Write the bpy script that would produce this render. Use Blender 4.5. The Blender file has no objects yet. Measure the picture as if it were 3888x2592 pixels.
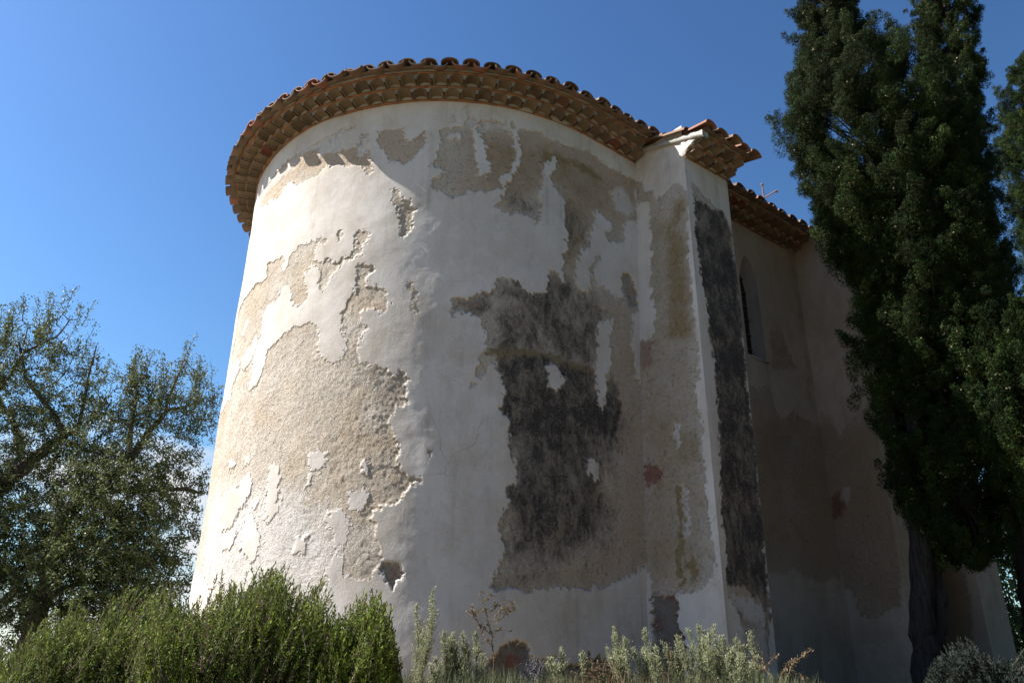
import bpy, math
import numpy as np
from mathutils import Vector, Matrix

# ------------------------------------------------------------------ camera, sky, sun
scene = bpy.context.scene
COL = scene.collection
PITCH, ROLL, EYE = 0.4262, 0.0123, 1.6
cam_data = bpy.data.cameras.new('camera')
cam_data.sensor_width = 36.0
cam_data.lens = 830.0 / 1024.0 * 36.0
cam_data.clip_start = 0.05
cam_data.clip_end = 2000.0
cam = bpy.data.objects.new('camera', cam_data)
COL.objects.link(cam)
Rv, Uv, Fv = Vector((1, 0, 0)), Vector((0, -math.sin(PITCH), math.cos(PITCH))), Vector((0, math.cos(PITCH), math.sin(PITCH)))
Xc = Rv * math.cos(ROLL) + Uv * math.sin(ROLL)
Yc = -Rv * math.sin(ROLL) + Uv * math.cos(ROLL)
Zc = -Fv
cam.matrix_world = Matrix(((Xc.x, Yc.x, Zc.x, 0), (Xc.y, Yc.y, Zc.y, 0), (Xc.z, Yc.z, Zc.z, EYE), (0, 0, 0, 1)))
scene.camera = cam

SUN_AZ, SUN_EL = math.radians(-90.0), math.radians(46.0)
sun_vec = Vector((math.sin(SUN_AZ) * math.cos(SUN_EL), math.cos(SUN_AZ) * math.cos(SUN_EL), math.sin(SUN_EL)))
sun_data = bpy.data.lights.new('sun', 'SUN')
sun_data.energy = 5.0
sun_data.angle = math.radians(0.5)
sun_data.color = (1.0, 0.96, 0.915)
sun = bpy.data.objects.new('sun', sun_data)
sun.rotation_euler = sun_vec.to_track_quat('Z', 'Y').to_euler()
sun.location = (-30, 10, 40)
COL.objects.link(sun)

world = bpy.data.worlds.new('World')
scene.world = world
world.use_nodes = True
wn, wl = world.node_tree.nodes, world.node_tree.links
wn.clear()
w_out = wn.new('ShaderNodeOutputWorld')
w_bg = wn.new('ShaderNodeBackground')
w_sky = wn.new('ShaderNodeTexSky')
w_sky.sky_type = 'NISHITA'
w_sky.sun_disc = False
w_sky.sun_elevation = SUN_EL
w_sky.sun_rotation = SUN_AZ
w_sky.altitude = 0
w_sky.air_density = 1.5
w_sky.dust_density = 0.6
w_sky.ozone_density = 10.0
w_bg.inputs['Strength'].default_value = 0.05
# a deep, clear southern blue: slightly more contrast than the model's own
w_gam = wn.new('ShaderNodeGamma'); w_gam.inputs['Gamma'].default_value = 1.6
w_mul = wn.new('ShaderNodeMix'); w_mul.data_type = 'RGBA'; w_mul.blend_type = 'MULTIPLY'; w_mul.inputs['Factor'].default_value = 1.0
[i for i in w_mul.inputs if i.name == 'B' and i.type == 'RGBA'][0].default_value = (0.85, 0.645, 0.465, 1)
# a bank of low white cloud on the left horizon
w_tc = wn.new('ShaderNodeTexCoord')
w_map = wn.new('ShaderNodeMapping'); w_map.inputs['Scale'].default_value = (1, 1, 2.2)
w_noise = wn.new('ShaderNodeTexNoise'); w_noise.inputs['Scale'].default_value = 4.5; w_noise.inputs['Detail'].default_value = 9; w_noise.inputs['Roughness'].default_value = 0.58
w_sep = wn.new('ShaderNodeSeparateXYZ')
w_el = wn.new('ShaderNodeMapRange'); w_el.inputs['From Min'].default_value = 0.36; w_el.inputs['From Max'].default_value = 0.22; w_el.inputs['To Min'].default_value = -0.32; w_el.inputs['To Max'].default_value = 0.10
w_lft = wn.new('ShaderNodeMapRange'); w_lft.inputs['From Min'].default_value = -0.24; w_lft.inputs['From Max'].default_value = -0.33; w_lft.inputs['To Min'].default_value = -0.5; w_lft.inputs['To Max'].default_value = 0.0
w_add = wn.new('ShaderNodeMath'); w_add.operation = 'ADD'
w_add2 = wn.new('ShaderNodeMath'); w_add2.operation = 'ADD'
w_thr = wn.new('ShaderNodeMapRange'); w_thr.inputs['From Min'].default_value = 0.48; w_thr.inputs['From Max'].default_value = 0.68
w_mix = wn.new('ShaderNodeMix'); w_mix.data_type = 'RGBA'; [i for i in w_mix.inputs if i.name == 'B' and i.type == 'RGBA'][0].default_value = (6.6, 6.7, 6.9, 1)
wl.new(w_tc.outputs['Generated'], w_map.inputs['Vector'])
wl.new(w_map.outputs['Vector'], w_noise.inputs['Vector'])
wl.new(w_tc.outputs['Generated'], w_sep.inputs['Vector'])
wl.new(w_sep.outputs['Z'], w_el.inputs['Value'])
wl.new(w_sep.outputs['X'], w_lft.inputs['Value'])
wl.new(w_noise.outputs['Fac'], w_add.inputs[0]); wl.new(w_el.outputs['Result'], w_add.inputs[1])
wl.new(w_add.outputs[0], w_add2.inputs[0]); wl.new(w_lft.outputs['Result'], w_add2.inputs[1])
wl.new(w_add2.outputs[0], w_thr.inputs['Value'])
wl.new(w_thr.outputs['Result'], w_mix.inputs['Factor'])
rgba = lambda socks, nm: [i for i in socks if i.name == nm and i.type == 'RGBA'][0]
wl.new(w_sky.outputs['Color'], w_gam.inputs['Color'])
wl.new(w_gam.outputs['Color'], rgba(w_mul.inputs, 'A'))
wl.new(rgba(w_mul.outputs, 'Result'), rgba(w_mix.inputs, 'A'))
wl.new(rgba(w_mix.outputs, 'Result'), w_bg.inputs['Color'])
wl.new(w_bg.outputs['Background'], w_out.inputs['Surface'])

scene.view_settings.view_transform = 'Standard'
scene.view_settings.look = 'None'
scene.view_settings.exposure = 1.42
scene.view_settings.gamma = 1.0

# ------------------------------------------------------------------ numpy helpers
def rs(seed): return np.random.RandomState(seed)
def nrm(v): return v / np.maximum(np.linalg.norm(v, axis=-1, keepdims=True), 1e-9)
def _hash(ix, iy, iz, s):
    h = (ix * 374761393 + iy * 668265263 + iz * 2147483647 + s * 974634777) & 0xffffffff
    h = ((h ^ (h >> 13)) * 1274126177) & 0xffffffff
    h = ((h ^ (h >> 16)) * 2246822519) & 0xffffffff
    return ((h ^ (h >> 15)) & 0xffff) / 65535.0
def vnoise(x, y, z=0.0, s=0):
    x = np.asarray(x, float); y = np.asarray(y, float); z = np.zeros_like(x) + z
    ix, iy, iz = np.floor(x).astype(np.int64), np.floor(y).astype(np.int64), np.floor(z).astype(np.int64)
    fx, fy, fz = x - ix, y - iy, z - iz
    fx, fy, fz = [q * q * q * (q * (q * 6 - 15) + 10) for q in (fx, fy, fz)]
    r = 0
    for dx in (0, 1):
        for dy in (0, 1):
            for dz in (0, 1):
                w = (fx if dx else 1 - fx) * (fy if dy else 1 - fy) * (fz if dz else 1 - fz)
                r = r + w * _hash(ix + dx, iy + dy, iz + dz, s)
    return r * 2 - 1
def fbm(x, y, z=0.0, s=0, o=4, g=0.5):
    r, a, f, t = 0, 1.0, 1.0, 0.0
    for k in range(o):
        r = r + a * vnoise(np.asarray(x) * f + 17.3 * k, np.asarray(y) * f - 9.1 * k, np.asarray(z) * f + 3.7 * k, s + k)
        t += a; a *= g; f *= 2.03
    return r / t
def sstep(a, b, x):
    t = np.clip((x - a) / (b - a), 0, 1); return t * t * (3 - 2 * t)

def poly_sdf(px, pz, poly):
    """signed distance, positive inside"""
    V = np.array(poly, float); W = np.roll(V, -1, axis=0)
    d2 = np.full(px.shape, 1e9); ins = np.zeros(px.shape, bool)
    for (x0, z0), (x1, z1) in zip(V, W):
        ex, ez = x1 - x0, z1 - z0; L = ex * ex + ez * ez + 1e-12
        t = np.clip(((px - x0) * ex + (pz - z0) * ez) / L, 0, 1)
        d2 = np.minimum(d2, (px - x0 - t * ex) ** 2 + (pz - z0 - t * ez) ** 2)
        c = (z0 > pz) != (z1 > pz)
        if ez != 0: ins ^= c & (px < (pz - z0) * ex / ez + x0)
    d = np.sqrt(d2)
    return np.where(ins, d, -d)

LAYERS = ('peel', 'dark', 'ochre', 'white', 'pink', 'brick', 'rubble')
def wall_masks(surf, U, Z, ukey=1.0, seed=0):
    """wear masks of a wall surface in wall metres (U along, Z up)"""
    M = {k: np.full(U.shape, 0.0) for k in LAYERS}
    S = np.full(U.shape, -1.0)
    wu = U + 0.040 * fbm(U * 7, Z * 7, 0, seed + 1, 4, 0.62) + 0.060 * fbm(U * 24, Z * 24, 0, seed + 3, 3, 0.7)
    wz = Z + 0.040 * fbm(U * 7, Z * 7, 5.5, seed + 2, 4, 0.62) + 0.060 * fbm(U * 24, Z * 24, 3.3, seed + 4, 3, 0.7)
    for lay, val, soft, pts in OPS.get(surf, []):
        P = np.array(pts, float); P[:, 0] *= ukey
        m = 0.12 + 2 * soft
        bb = (wu > P[:, 0].min() - m) & (wu < P[:, 0].max() + m) & (wz > P[:, 1].min() - m) & (wz < P[:, 1].max() + m)
        if not bb.any(): continue
        d = poly_sdf(wu[bb], wz[bb], P)
        if lay == 'peel':
            if val > 0: S[bb] = np.maximum(S[bb], d)
            else: S[bb] = np.minimum(S[bb], -d)
        else:
            M[lay][bb] = np.maximum(M[lay][bb], val * sstep(-soft, soft, d))
    M['peel'] = sstep(-0.008, 0.008, S)
    # the plaster breaks off sharply along some edges and is feathered along others
    gu = np.gradient(S, axis=1) / np.maximum(np.gradient(U, axis=1), 1e-4); gv = np.gradient(S, axis=0) / np.maximum(np.gradient(Z, axis=0), 1e-4)
    g = np.sqrt(gu * gu + gv * gv) + 1e-6
    hard = sstep(-0.25, 0.55, (-0.75 * gu - 0.65 * gv) / g + 0.35 * vnoise(U * 3, Z * 3, 0, seed + 30))
    wd = 0.030 + (0.008 - 0.030) * hard
    M['step'] = sstep(0, 1, (S + wd * 0.3) / (wd * 1.3))
    return M, S

def make_mesh(name, V, F, mat=None, parent=None, smooth=False, attrs=None, colattrs=None):
    """V (n,3); F = int array (m,3|4) or list of such arrays"""
    me = bpy.data.meshes.new(name)
    V = np.ascontiguousarray(V, dtype=np.float32)
    Fs = F if isinstance(F, list) else [F]
    Fs = [np.asarray(f, dtype=np.int32) for f in Fs if len(f)]
    loops = np.concatenate([f.ravel() for f in Fs])
    tot = np.concatenate([np.full(len(f), f.shape[1], dtype=np.int32) for f in Fs])
    me.vertices.add(len(V)); me.vertices.foreach_set('co', V.ravel())
    me.loops.add(len(loops)); me.loops.foreach_set('vertex_index', loops)
    me.polygons.add(len(tot))
    st = np.zeros(len(tot), dtype=np.int32); st[1:] = np.cumsum(tot)[:-1]
    me.polygons.foreach_set('loop_start', st)
    me.polygons.foreach_set('loop_total', tot)
    if smooth: me.polygons.foreach_set('use_smooth', np.ones(len(tot), dtype=bool))
    for k, a in (attrs or {}).items():
        at = me.attributes.new(k, 'FLOAT', 'POINT'); at.data.foreach_set('value', np.ascontiguousarray(a, dtype=np.float32).ravel())
    for k, a in (colattrs or {}).items():
        at = me.attributes.new(k, 'FLOAT_COLOR', 'POINT'); at.data.foreach_set('color', np.ascontiguousarray(a, dtype=np.float32).ravel())
    me.update(calc_edges=True)
    me.validate()
    if mat: me.materials.append(mat)
    o = bpy.data.objects.new(name, me)
    COL.objects.link(o)
    if parent: o.parent = parent
    return o

class MB:
    """collects pieces of geometry into one mesh"""
    def __init__(s): s.V = []; s.Q = []; s.T = []; s.R = []; s.n = 0
    def add(s, V, Q=None, T=None, rnd=0.5):
        V = np.asarray(V, float)
        s.V.append(V); s.R.append(np.zeros(len(V)) + rnd)
        if Q is not None and len(Q): s.Q.append(np.asarray(Q) + s.n)
        if T is not None and len(T): s.T.append(np.asarray(T) + s.n)
        s.n += len(V)
    def box(s, lo, hi, rnd=0.5, M=None):
        x0, y0, z0 = lo; x1, y1, z1 = hi
        V = np.array([(x0, y0, z0), (x1, y0, z0), (x1, y1, z0), (x0, y1, z0), (x0, y0, z1), (x1, y0, z1), (x1, y1, z1), (x0, y1, z1)], float)
        if M is not None: V = M(V)
        s.add(V, [(0, 3, 2, 1), (4, 5, 6, 7), (0, 1, 5, 4), (1, 2, 6, 5), (2, 3, 7, 6), (3, 0, 4, 7)], rnd=rnd)
    def tubes(s, P0, P1, r0, r1, sides=5, rnd=0.5):
        P0, P1 = np.asarray(P0, float), np.asarray(P1, float); n = len(P0)
        if n == 0: return
        D = nrm(P1 - P0)
        ref = np.where(np.abs(D[:, 2:3]) > 0.9, np.array([[1.0, 0, 0]]), np.array([[0, 0, 1.0]]))
        A = nrm(np.cross(D, ref)); B = np.cross(D, A)
        th = np.arange(sides) * 2 * np.pi / sides
        ring = A[:, None] * np.cos(th)[None, :, None] + B[:, None] * np.sin(th)[None, :, None]
        r0 = np.zeros(n) + r0; r1 = np.zeros(n) + r1
        V = np.concatenate([P0[:, None] + ring * r0[:, None, None], P1[:, None] + ring * r1[:, None, None]], 1).reshape(-1, 3)
        k = np.arange(sides); kn = (k + 1) % sides
        q = np.stack([k, kn, kn + sides, k + sides], 1)
        Q = (q[None] + (np.arange(n) * 2 * sides)[:, None, None]).reshape(-1, 4)
        R = np.zeros(n) + rnd
        s.add(V, Q, rnd=np.repeat(R, 2 * sides))
    def chain(s, P, R, sides=8, rnd=0.5):
        """continuous tube along a polyline"""
        P = np.asarray(P, float); n = len(P); R = np.zeros(n) + R
        D = nrm(np.gradient(P, axis=0))
        ref = np.array([0.31, 0.95, 0.05]); A = nrm(np.cross(D, ref)); B = np.cross(D, A)
        th = np.arange(sides) * 2 * np.pi / sides
        V = (P[:, None] + (A[:, None] * np.cos(th)[None, :, None] + B[:, None] * np.sin(th)[None, :, None]) * R[:, None, None]).reshape(-1, 3)
        k = np.arange(sides); kn = (k + 1) % sides
        q = np.stack([k, kn, kn + sides, k + sides], 1)
        Q = (q[None] + (np.arange(n - 1) * sides)[:, None, None]).reshape(-1, 4)
        s.add(V, Q, rnd=rnd)
    def leaves(s, C, D, L, W, rng, rnd=None, up=None, fold=0.0):
        """diamond leaves at C pointing along D"""
        n = len(C)
        if n == 0: return
        D = nrm(D); ref = rng.normal(size=(n, 3))
        if up is not None: ref = ref * 0.6 + up
        S = nrm(np.cross(D, ref)); N = np.cross(S, D)
        L = (np.zeros(n) + L)[:, None]; W = (np.zeros(n) + W)[:, None]
        m = C + D * L * 0.45 - N * L * fold
        V = np.stack([C, m + S * W * 0.5, C + D * L, m - S * W * 0.5], 1).reshape(-1, 3)
        Q = np.arange(4 * n).reshape(-1, 4)
        R = rng.rand(n) if rnd is None else np.zeros(n) + rnd
        s.add(V, Q, rnd=np.repeat(R, 4))
    def build(s, name, mat, parent=None, smooth=False, loc=None):
        V = np.concatenate(s.V)
        if loc is not None: V = V - np.array(loc)
        F = []
        if s.Q: F.append(np.concatenate(s.Q))
        if s.T: F.append(np.concatenate(s.T))
        return make_mesh(name, V, F, mat, parent, smooth, {'rnd': np.concatenate(s.R)})

def tag(o, label, cat, group=None, kind=None):
    if label: o['label'] = label
    if cat: o['category'] = cat
    if group: o['group'] = group
    if kind: o['kind'] = kind
    return o
def empty(name, loc, label, cat, group=None, rotz=0.0):
    o = bpy.data.objects.new(name, None); COL.objects.link(o)
    o.location = loc; o.rotation_euler = (0, 0, rotz); o.empty_display_size = 0.3
    return tag(o, label, cat, group)

# ------------------------------------------------------------------ materials
class NT:
    def __init__(s, name):
        s.m = bpy.data.materials.new(name); s.m.use_nodes = True
        s.t = s.m.node_tree; s.t.nodes.clear()
        s.out = s.t.nodes.new('ShaderNodeOutputMaterial')
    def n(s, typ, **kw):
        o = s.t.nodes.new(typ)
        for k, v in kw.items():
            if k in o.inputs: s.set(o, k, v)
            else: setattr(o, k, v)
        return o
    def set(s, o, k, v):
        if hasattr(v, 'is_output') or isinstance(v, bpy.types.NodeSocket): s.t.links.new(v, o.inputs[k])
        else: o.inputs[k].default_value = v
    def coord(s): return s.n('ShaderNodeTexCoord').outputs['Object']
    def mapping(s, v, scale=(1, 1, 1), rot=(0, 0, 0)):
        return s.n('ShaderNodeMapping', Vector=v, Scale=scale, Rotation=rot).outputs['Vector']
    def noise(s, v, scale, detail=4, rough=0.55, dist=0.0):
        return s.n('ShaderNodeTexNoise', Vector=v, Scale=scale, Detail=detail, Roughness=rough, Distortion=dist).outputs['Fac']
    def rng(s, v, a, b, c=0.0, d=1.0):
        o = s.n('ShaderNodeMapRange'); s.set(o, 'Value', v)
        for k, x in zip(('From Min', 'From Max', 'To Min', 'To Max'), (a, b, c, d)): o.inputs[k].default_value = x
        return o.outputs['Result']
    def math(s, op, a, b=None, c=None):
        o = s.n('ShaderNodeMath', operation=op)
        for i, x in enumerate((a, b, c)):
            if x is None: continue
            if isinstance(x, bpy.types.NodeSocket): s.t.links.new(x, o.inputs[i])
            else: o.inputs[i].default_value = x
        return o.outputs[0]
    def mix(s, f, a, b, blend='MIX'):
        o = s.n('ShaderNodeMix', data_type='RGBA', blend_type=blend)
        for k, x in (('Factor', f), ('A', a), ('B', b)):
            if isinstance(x, bpy.types.NodeSocket): s.t.links.new(x, o.inputs[k] if k == 'Factor' else [i for i in o.inputs if i.name == k and i.type == 'RGBA'][0])
            elif k == 'Factor': o.inputs['Factor'].default_value = x
            else: [i for i in o.inputs if i.name == k and i.type == 'RGBA'][0].default_value = (*x, 1) if len(x) == 3 else x
        return [q for q in o.outputs if q.type == 'RGBA'][0]
    def ramp(s, f, stops, interp='LINEAR'):
        o = s.n('ShaderNodeValToRGB'); o.color_ramp.interpolation = interp
        e = o.color_ramp.elements
        while len(e) < len(stops): e.new(0.5)
        for q, (p, c) in zip(e, stops): q.position = p; q.color = (*c, 1)
        s.set(o, 'Fac', f); return o.outputs['Color']
    def attr(s, name): return s.n('ShaderNodeAttribute', attribute_name=name)
    def bump(s, h, strength, dist, normal=None):
        o = s.n('ShaderNodeBump'); s.set(o, 'Height', h); o.inputs['Strength'].default_value = strength; o.inputs['Distance'].default_value = dist
        if normal is not None: s.set(o, 'Normal', normal)
        return o.outputs['Normal']
    def principled(s, col, rough=0.9, spec=0.2, normal=None):
        o = s.n('ShaderNodeBsdfPrincipled'); s.set(o, 'Base Color', col if isinstance(col, bpy.types.NodeSocket) else (*col, 1))
        s.set(o, 'Roughness', rough); s.set(o, 'Specular IOR Level', spec)
        if normal is not None: s.set(o, 'Normal', normal)
        return o.outputs['BSDF']
    def finish(s, sh): s.t.links.new(sh, s.out.inputs['Surface']); return s.m

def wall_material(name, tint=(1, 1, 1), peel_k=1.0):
    t = NT(name); c = t.coord()
    def sep(nm):
        a = t.n('ShaderNodeSeparateColor'); t.t.links.new(t.attr(nm).outputs['Color'], a.inputs['Color']); return a.outputs
    m1, m2, m3 = sep('m1'), sep('m2'), sep('m3')
    peel, dark, ochre = m1['Red'], m1['Green'], m1['Blue']
    white, pink, brick, rubble = m2['Red'], m2['Green'], m2['Blue'], m3['Red']
    if peel_k < 1: peel = t.math('MULTIPLY', peel, peel_k)
    nb = t.noise(c, 0.9, 5, 0.6); nm = t.noise(c, 4.5, 7, 0.66); nf = t.noise(c, 38, 5, 0.68); ng = t.noise(c, 120, 3, 0.6)
    cloud = t.noise(t.mapping(c, (1, 1, 0.6)), 2.3, 9, 0.7)
    # sound plaster: warm limewash, patchy, with bloom, rain streaks and hairline cracks
    pl = t.mix(t.rng(nb, 0.35, 0.65), (0.475, 0.43, 0.375), (0.565, 0.525, 0.475))
    pl = t.mix(t.rng(cloud, 0.43, 0.66, 0, 0.85), pl, (0.395, 0.335, 0.262))
    pl = t.mix(t.rng(t.noise(c, 7.5, 8, 0.72), 0.52, 0.62, 0, 0.35), pl, (0.60, 0.575, 0.54))
    pl = t.mix(t.rng(nf, 0.3, 0.72, 0, 0.28), pl, (0.60, 0.57, 0.53))
    pl = t.mix(t.rng(ng, 0.52, 0.74, 0, 0.30), pl, (0.33, 0.29, 0.25))
    rain = t.noise(t.mapping(c, (9, 9, 0.45)), 1.0, 6, 0.62)
    pl = t.mix(t.math('MULTIPLY', t.rng(rain, 0.52, 0.70, 0, 0.7), t.rng(cloud, 0.4, 0.62)), pl, (0.30, 0.27, 0.235))
    wv = t.n('ShaderNodeMix', data_type='RGBA', blend_type='LINEAR_LIGHT')
    wsock = lambda nm_: [q for q in wv.inputs if q.name == nm_ and q.type == 'RGBA'][0]
    wv.inputs['Factor'].default_value = 0.16; t.t.links.new(c, wsock('A')); t.t.links.new(t.n('ShaderNodeTexNoise', Vector=c, Scale=3.0, Detail=6).outputs['Color'], wsock('B'))
    vc = t.n('ShaderNodeTexVoronoi', feature='DISTANCE_TO_EDGE', Vector=[q for q in wv.outputs if q.type == 'RGBA'][0], Scale=1.05)
    crack = t.math('MULTIPLY', t.rng(vc.outputs['Distance'], 0.0, 0.0045, 1, 0), t.rng(nb, 0.54, 0.64))
    pl = t.mix(t.math('MULTIPLY', crack, 0.4), pl, (0.16, 0.13, 0.105))
    # bare old render: buff, gritty
    re = t.mix(t.rng(nm, 0.34, 0.66), (0.37, 0.305, 0.23), (0.51, 0.45, 0.365))
    re = t.mix(t.rng(nf, 0.38, 0.66, 0, 0.75), re, (0.59, 0.545, 0.47))
    re = t.mix(t.rng(ng, 0.47, 0.66, 0, 0.6), re, (0.19, 0.15, 0.115))
    re = t.mix(t.rng(t.noise(c, 1.4, 6, 0.6), 0.48, 0.68, 0, 0.55), re, (0.40, 0.30, 0.19))
    re = t.mix(t.rng(t.noise(c, 17, 4, 0.7), 0.64, 0.72, 0, 0.5), re, (0.30, 0.15, 0.09))
    re = t.mix(t.math('MULTIPLY', pink, t.rng(nm, 0.25, 0.65, 0.3, 0.9)), re, (0.40, 0.285, 0.195))
    wob = t.math('ADD', t.math('MULTIPLY', nm, 0.7), t.math('MULTIPLY', nf, 0.5))
    oc = t.math('MULTIPLY', t.rng(t.math('ADD', ochre, wob), 0.85, 1.25, 0, 0.85), t.rng(ochre, 0.0, 0.15))
    re = t.mix(oc, re, (0.22, 0.155, 0.065))
    # lichen and soot: a broad grey-brown veil with black mottling in it
    fur = t.noise(t.mapping(c, (1.5, 1.5, 0.75), (0.5, 0.75, 0.4)), 5.2, 10, 0.78, 0.4)
    fur2 = t.noise(c, 2.6, 5, 0.6)
    fur = t.math('ADD', t.math('MULTIPLY', fur, 0.72), t.math('MULTIPLY', fur2, 0.28))
    d1 = t.math('ADD', t.math('MULTIPLY', dark, 1.5), t.math('MULTIPLY', t.math('SUBTRACT', fur, 0.5), 3.6))
    veil = t.math('MULTIPLY', t.rng(d1, 0.25, 0.95), t.rng(dark, 0.0, 0.15))
    re = t.mix(t.math('MULTIPLY', veil, 0.72), re, t.mix(t.rng(nm, 0.35, 0.65), (0.125, 0.098, 0.07), (0.20, 0.165, 0.125)))
    d2 = t.math('ADD', t.math('MULTIPLY', dark, 1.25), t.math('ADD', t.math('MULTIPLY', t.math('SUBTRACT', fur, 0.5), 5.6), t.math('MULTIPLY', t.math('SUBTRACT', nf, 0.5), 1.6)))
    blk = t.math('MULTIPLY', t.rng(d2, 0.62, 1.4), t.rng(dark, 0.05, 0.25))
    re = t.mix(t.math('MULTIPLY', blk, 0.93), re, t.mix(t.rng(ng, 0.55, 0.68), (0.034, 0.030, 0.028), (0.23, 0.22, 0.21)))
    wh = t.math('MULTIPLY', t.rng(t.math('ADD', white, t.math('ADD', t.math('MULTIPLY', nf, 0.9), t.math('MULTIPLY', nm, 0.6))), 0.82, 1.3), t.rng(white, 0.0, 0.2))
    re = t.mix(t.math('MULTIPLY', wh, 0.8), re, (0.58, 0.55, 0.51))
    re = t.mix(t.math('MULTIPLY', brick, t.rng(nf, 0.25, 0.5, 0.55, 1.0)), re, t.mix(nf, (0.17, 0.065, 0.05), (0.27, 0.125, 0.09)))
    vo = t.n('ShaderNodeTexVoronoi', Vector=t.mapping(c, (1, 1, 1.4)), Scale=6.5, Randomness=1.0)
    st = t.mix(vo.outputs['Color'], (0.15, 0.10, 0.075), (0.26, 0.215, 0.175))
    stn = t.n('ShaderNodeSeparateColor'); t.t.links.new(vo.outputs['Color'], stn.inputs['Color'])
    st = t.mix(t.rng(stn.outputs['Red'], 0.72, 0.78), t.mix(stn.outputs['Green'], (0.16, 0.12, 0.09), (0.25, 0.21, 0.17)), (0.22, 0.085, 0.06))
    st = t.mix(t.rng(vo.outputs['Distance'], 0.42, 0.62, 0, 0.7), st, (0.20, 0.18, 0.155))
    re = t.mix(rubble, re, t.mix(t.rng(nf, 0.3, 0.7, 0, 0.5), st, (0.10, 0.085, 0.07)))
    col = t.mix(peel, pl, re)
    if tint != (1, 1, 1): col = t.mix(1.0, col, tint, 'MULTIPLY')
    h1 = t.noise(c, 52, 6, 0.7); h2 = t.noise(c, 95, 4, 0.6)
    hp = t.math('ADD', t.math('MULTIPLY', h1, 1.0), t.math('MULTIPLY', h2, 0.45))
    hp = t.math('SUBTRACT', hp, t.math('MULTIPLY', t.rng(t.noise(c, 24, 4, 0.6), 0.60, 0.68), t.math('MULTIPLY', peel, 0.6)))
    amt = t.rng(peel, 0, 1, 0.2, 1.15)
    nor = t.bump(t.math('SUBTRACT', t.math('MULTIPLY', hp, amt), t.math('MULTIPLY', crack, 0.25)), 1.0, 0.016)
    return t.finish(t.principled(col, 0.95, 0.1, nor))

def tile_material(name, stops, mort=0.25):
    t = NT(name); c = t.coord(); r = t.attr('rnd').outputs['Fac']
    col = t.ramp(r, stops)
    n1 = t.noise(c, 9, 5, 0.6); n2 = t.noise(c, 60, 4, 0.6)
    col = t.mix(t.rng(n1, 0.4, 0.75, 0, mort), col, (0.30, 0.27, 0.22))
    col = t.mix(t.rng(n2, 0.5, 0.75, 0, 0.5), col, (0.06, 0.05, 0.04))
    return t.finish(t.principled(col, 0.88, 0.2, t.bump(t.math('ADD', n1, n2), 0.5, 0.006)))

def simple_material(name, a, b, scale=8, rough=0.9, bump=0.4, dist=0.006, stretch=(1, 1, 1)):
    t = NT(name); c = t.mapping(t.coord(), stretch)
    n = t.noise(c, scale, 6, 0.62); n2 = t.noise(c, scale * 6, 4, 0.6)
    col = t.mix(t.rng(n, 0.3, 0.7), a, b)
    col = t.mix(t.rng(n2, 0.45, 0.8, 0, 0.45), col, tuple(x * 0.45 for x in a))
    return t.finish(t.principled(col, rough, 0.2, t.bump(t.math('ADD', n, n2), bump, dist)))

def leaf_material(name, stops, trans=0.3, rough=0.5, spec=0.35, tcol=None):
    t = NT(name); r = t.attr('rnd').outputs['Fac']; c = t.coord()
    col = t.ramp(r, stops)
    col = t.mix(t.rng(t.noise(c, 2.2, 3), 0.35, 0.7, 0, 0.35), col, stops[0][1])
    bs = t.principled(col, rough, spec)
    tr = t.n('ShaderNodeBsdfTranslucent')
    t.set(tr, 'Color', t.mix(0.55, col, tcol or tuple(min(1, x * 1.8) for x in stops[-1][1])))
    mx = t.n('ShaderNodeMixShader'); mx.inputs[0].default_value = trans
    t.t.links.new(bs, mx.inputs[1]); t.t.links.new(tr.outputs[0], mx.inputs[2])
    return t.finish(mx.outputs[0])

def flat_material(name, col, rough=0.8, spec=0.3, metal=0.0):
    t = NT(name); c = t.coord()
    cc = t.mix(t.rng(t.noise(c, 30, 4), 0.3, 0.7, 0, 0.5), col, tuple(x * 0.55 for x in col))
    return t.finish(t.principled(cc, rough, spec))

M_WALL = wall_material('lime_plaster')
M_WALL_DARK = wall_material('darker_plaster', (0.76, 0.69, 0.62), 0.85)  # same plaster multiplied darker and browner, for the nave and farther buttresses
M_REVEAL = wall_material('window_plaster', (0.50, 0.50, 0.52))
M_TILE = tile_material('canal_tile', [(0.0, (0.095, 0.067, 0.042)), (0.35, (0.14, 0.10, 0.062)), (0.7, (0.18, 0.13, 0.08)), (0.9, (0.13, 0.088, 0.052)), (0.93, (0.14, 0.045, 0.028)), (1.0, (0.19, 0.065, 0.038))])
M_ROOF = tile_material('roof_tile', [(0.0, (0.095, 0.064, 0.046)), (0.4, (0.15, 0.095, 0.064)), (0.8, (0.21, 0.125, 0.08)), (1.0, (0.24, 0.09, 0.055))])
M_BRICK = tile_material('thin_brick', [(0.0, (0.24, 0.105, 0.052)), (0.5, (0.28, 0.13, 0.064)), (1.0, (0.21, 0.115, 0.068))], 0.2)
M_MORTAR = simple_material('mortar', (0.30, 0.285, 0.25), (0.38, 0.365, 0.325), 9, 0.95, 0.6, 0.01)
M_BED = simple_material('dark_mortar', (0.12, 0.092, 0.06), (0.18, 0.145, 0.10), 14, 0.95, 0.6, 0.01)  # brown bed mortar, darkened to put shade into the tile hollows
M_GLASS = flat_material('dark_leaded_glass', (0.012, 0.013, 0.016), 0.25, 0.5)
M_IRON = flat_material('rusty_iron', (0.16, 0.10, 0.075), 0.8, 0.3)
M_STONE = simple_material('cut_stone', (0.33, 0.28, 0.21), (0.42, 0.37, 0.29), 7, 0.95, 0.5, 0.008)

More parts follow.
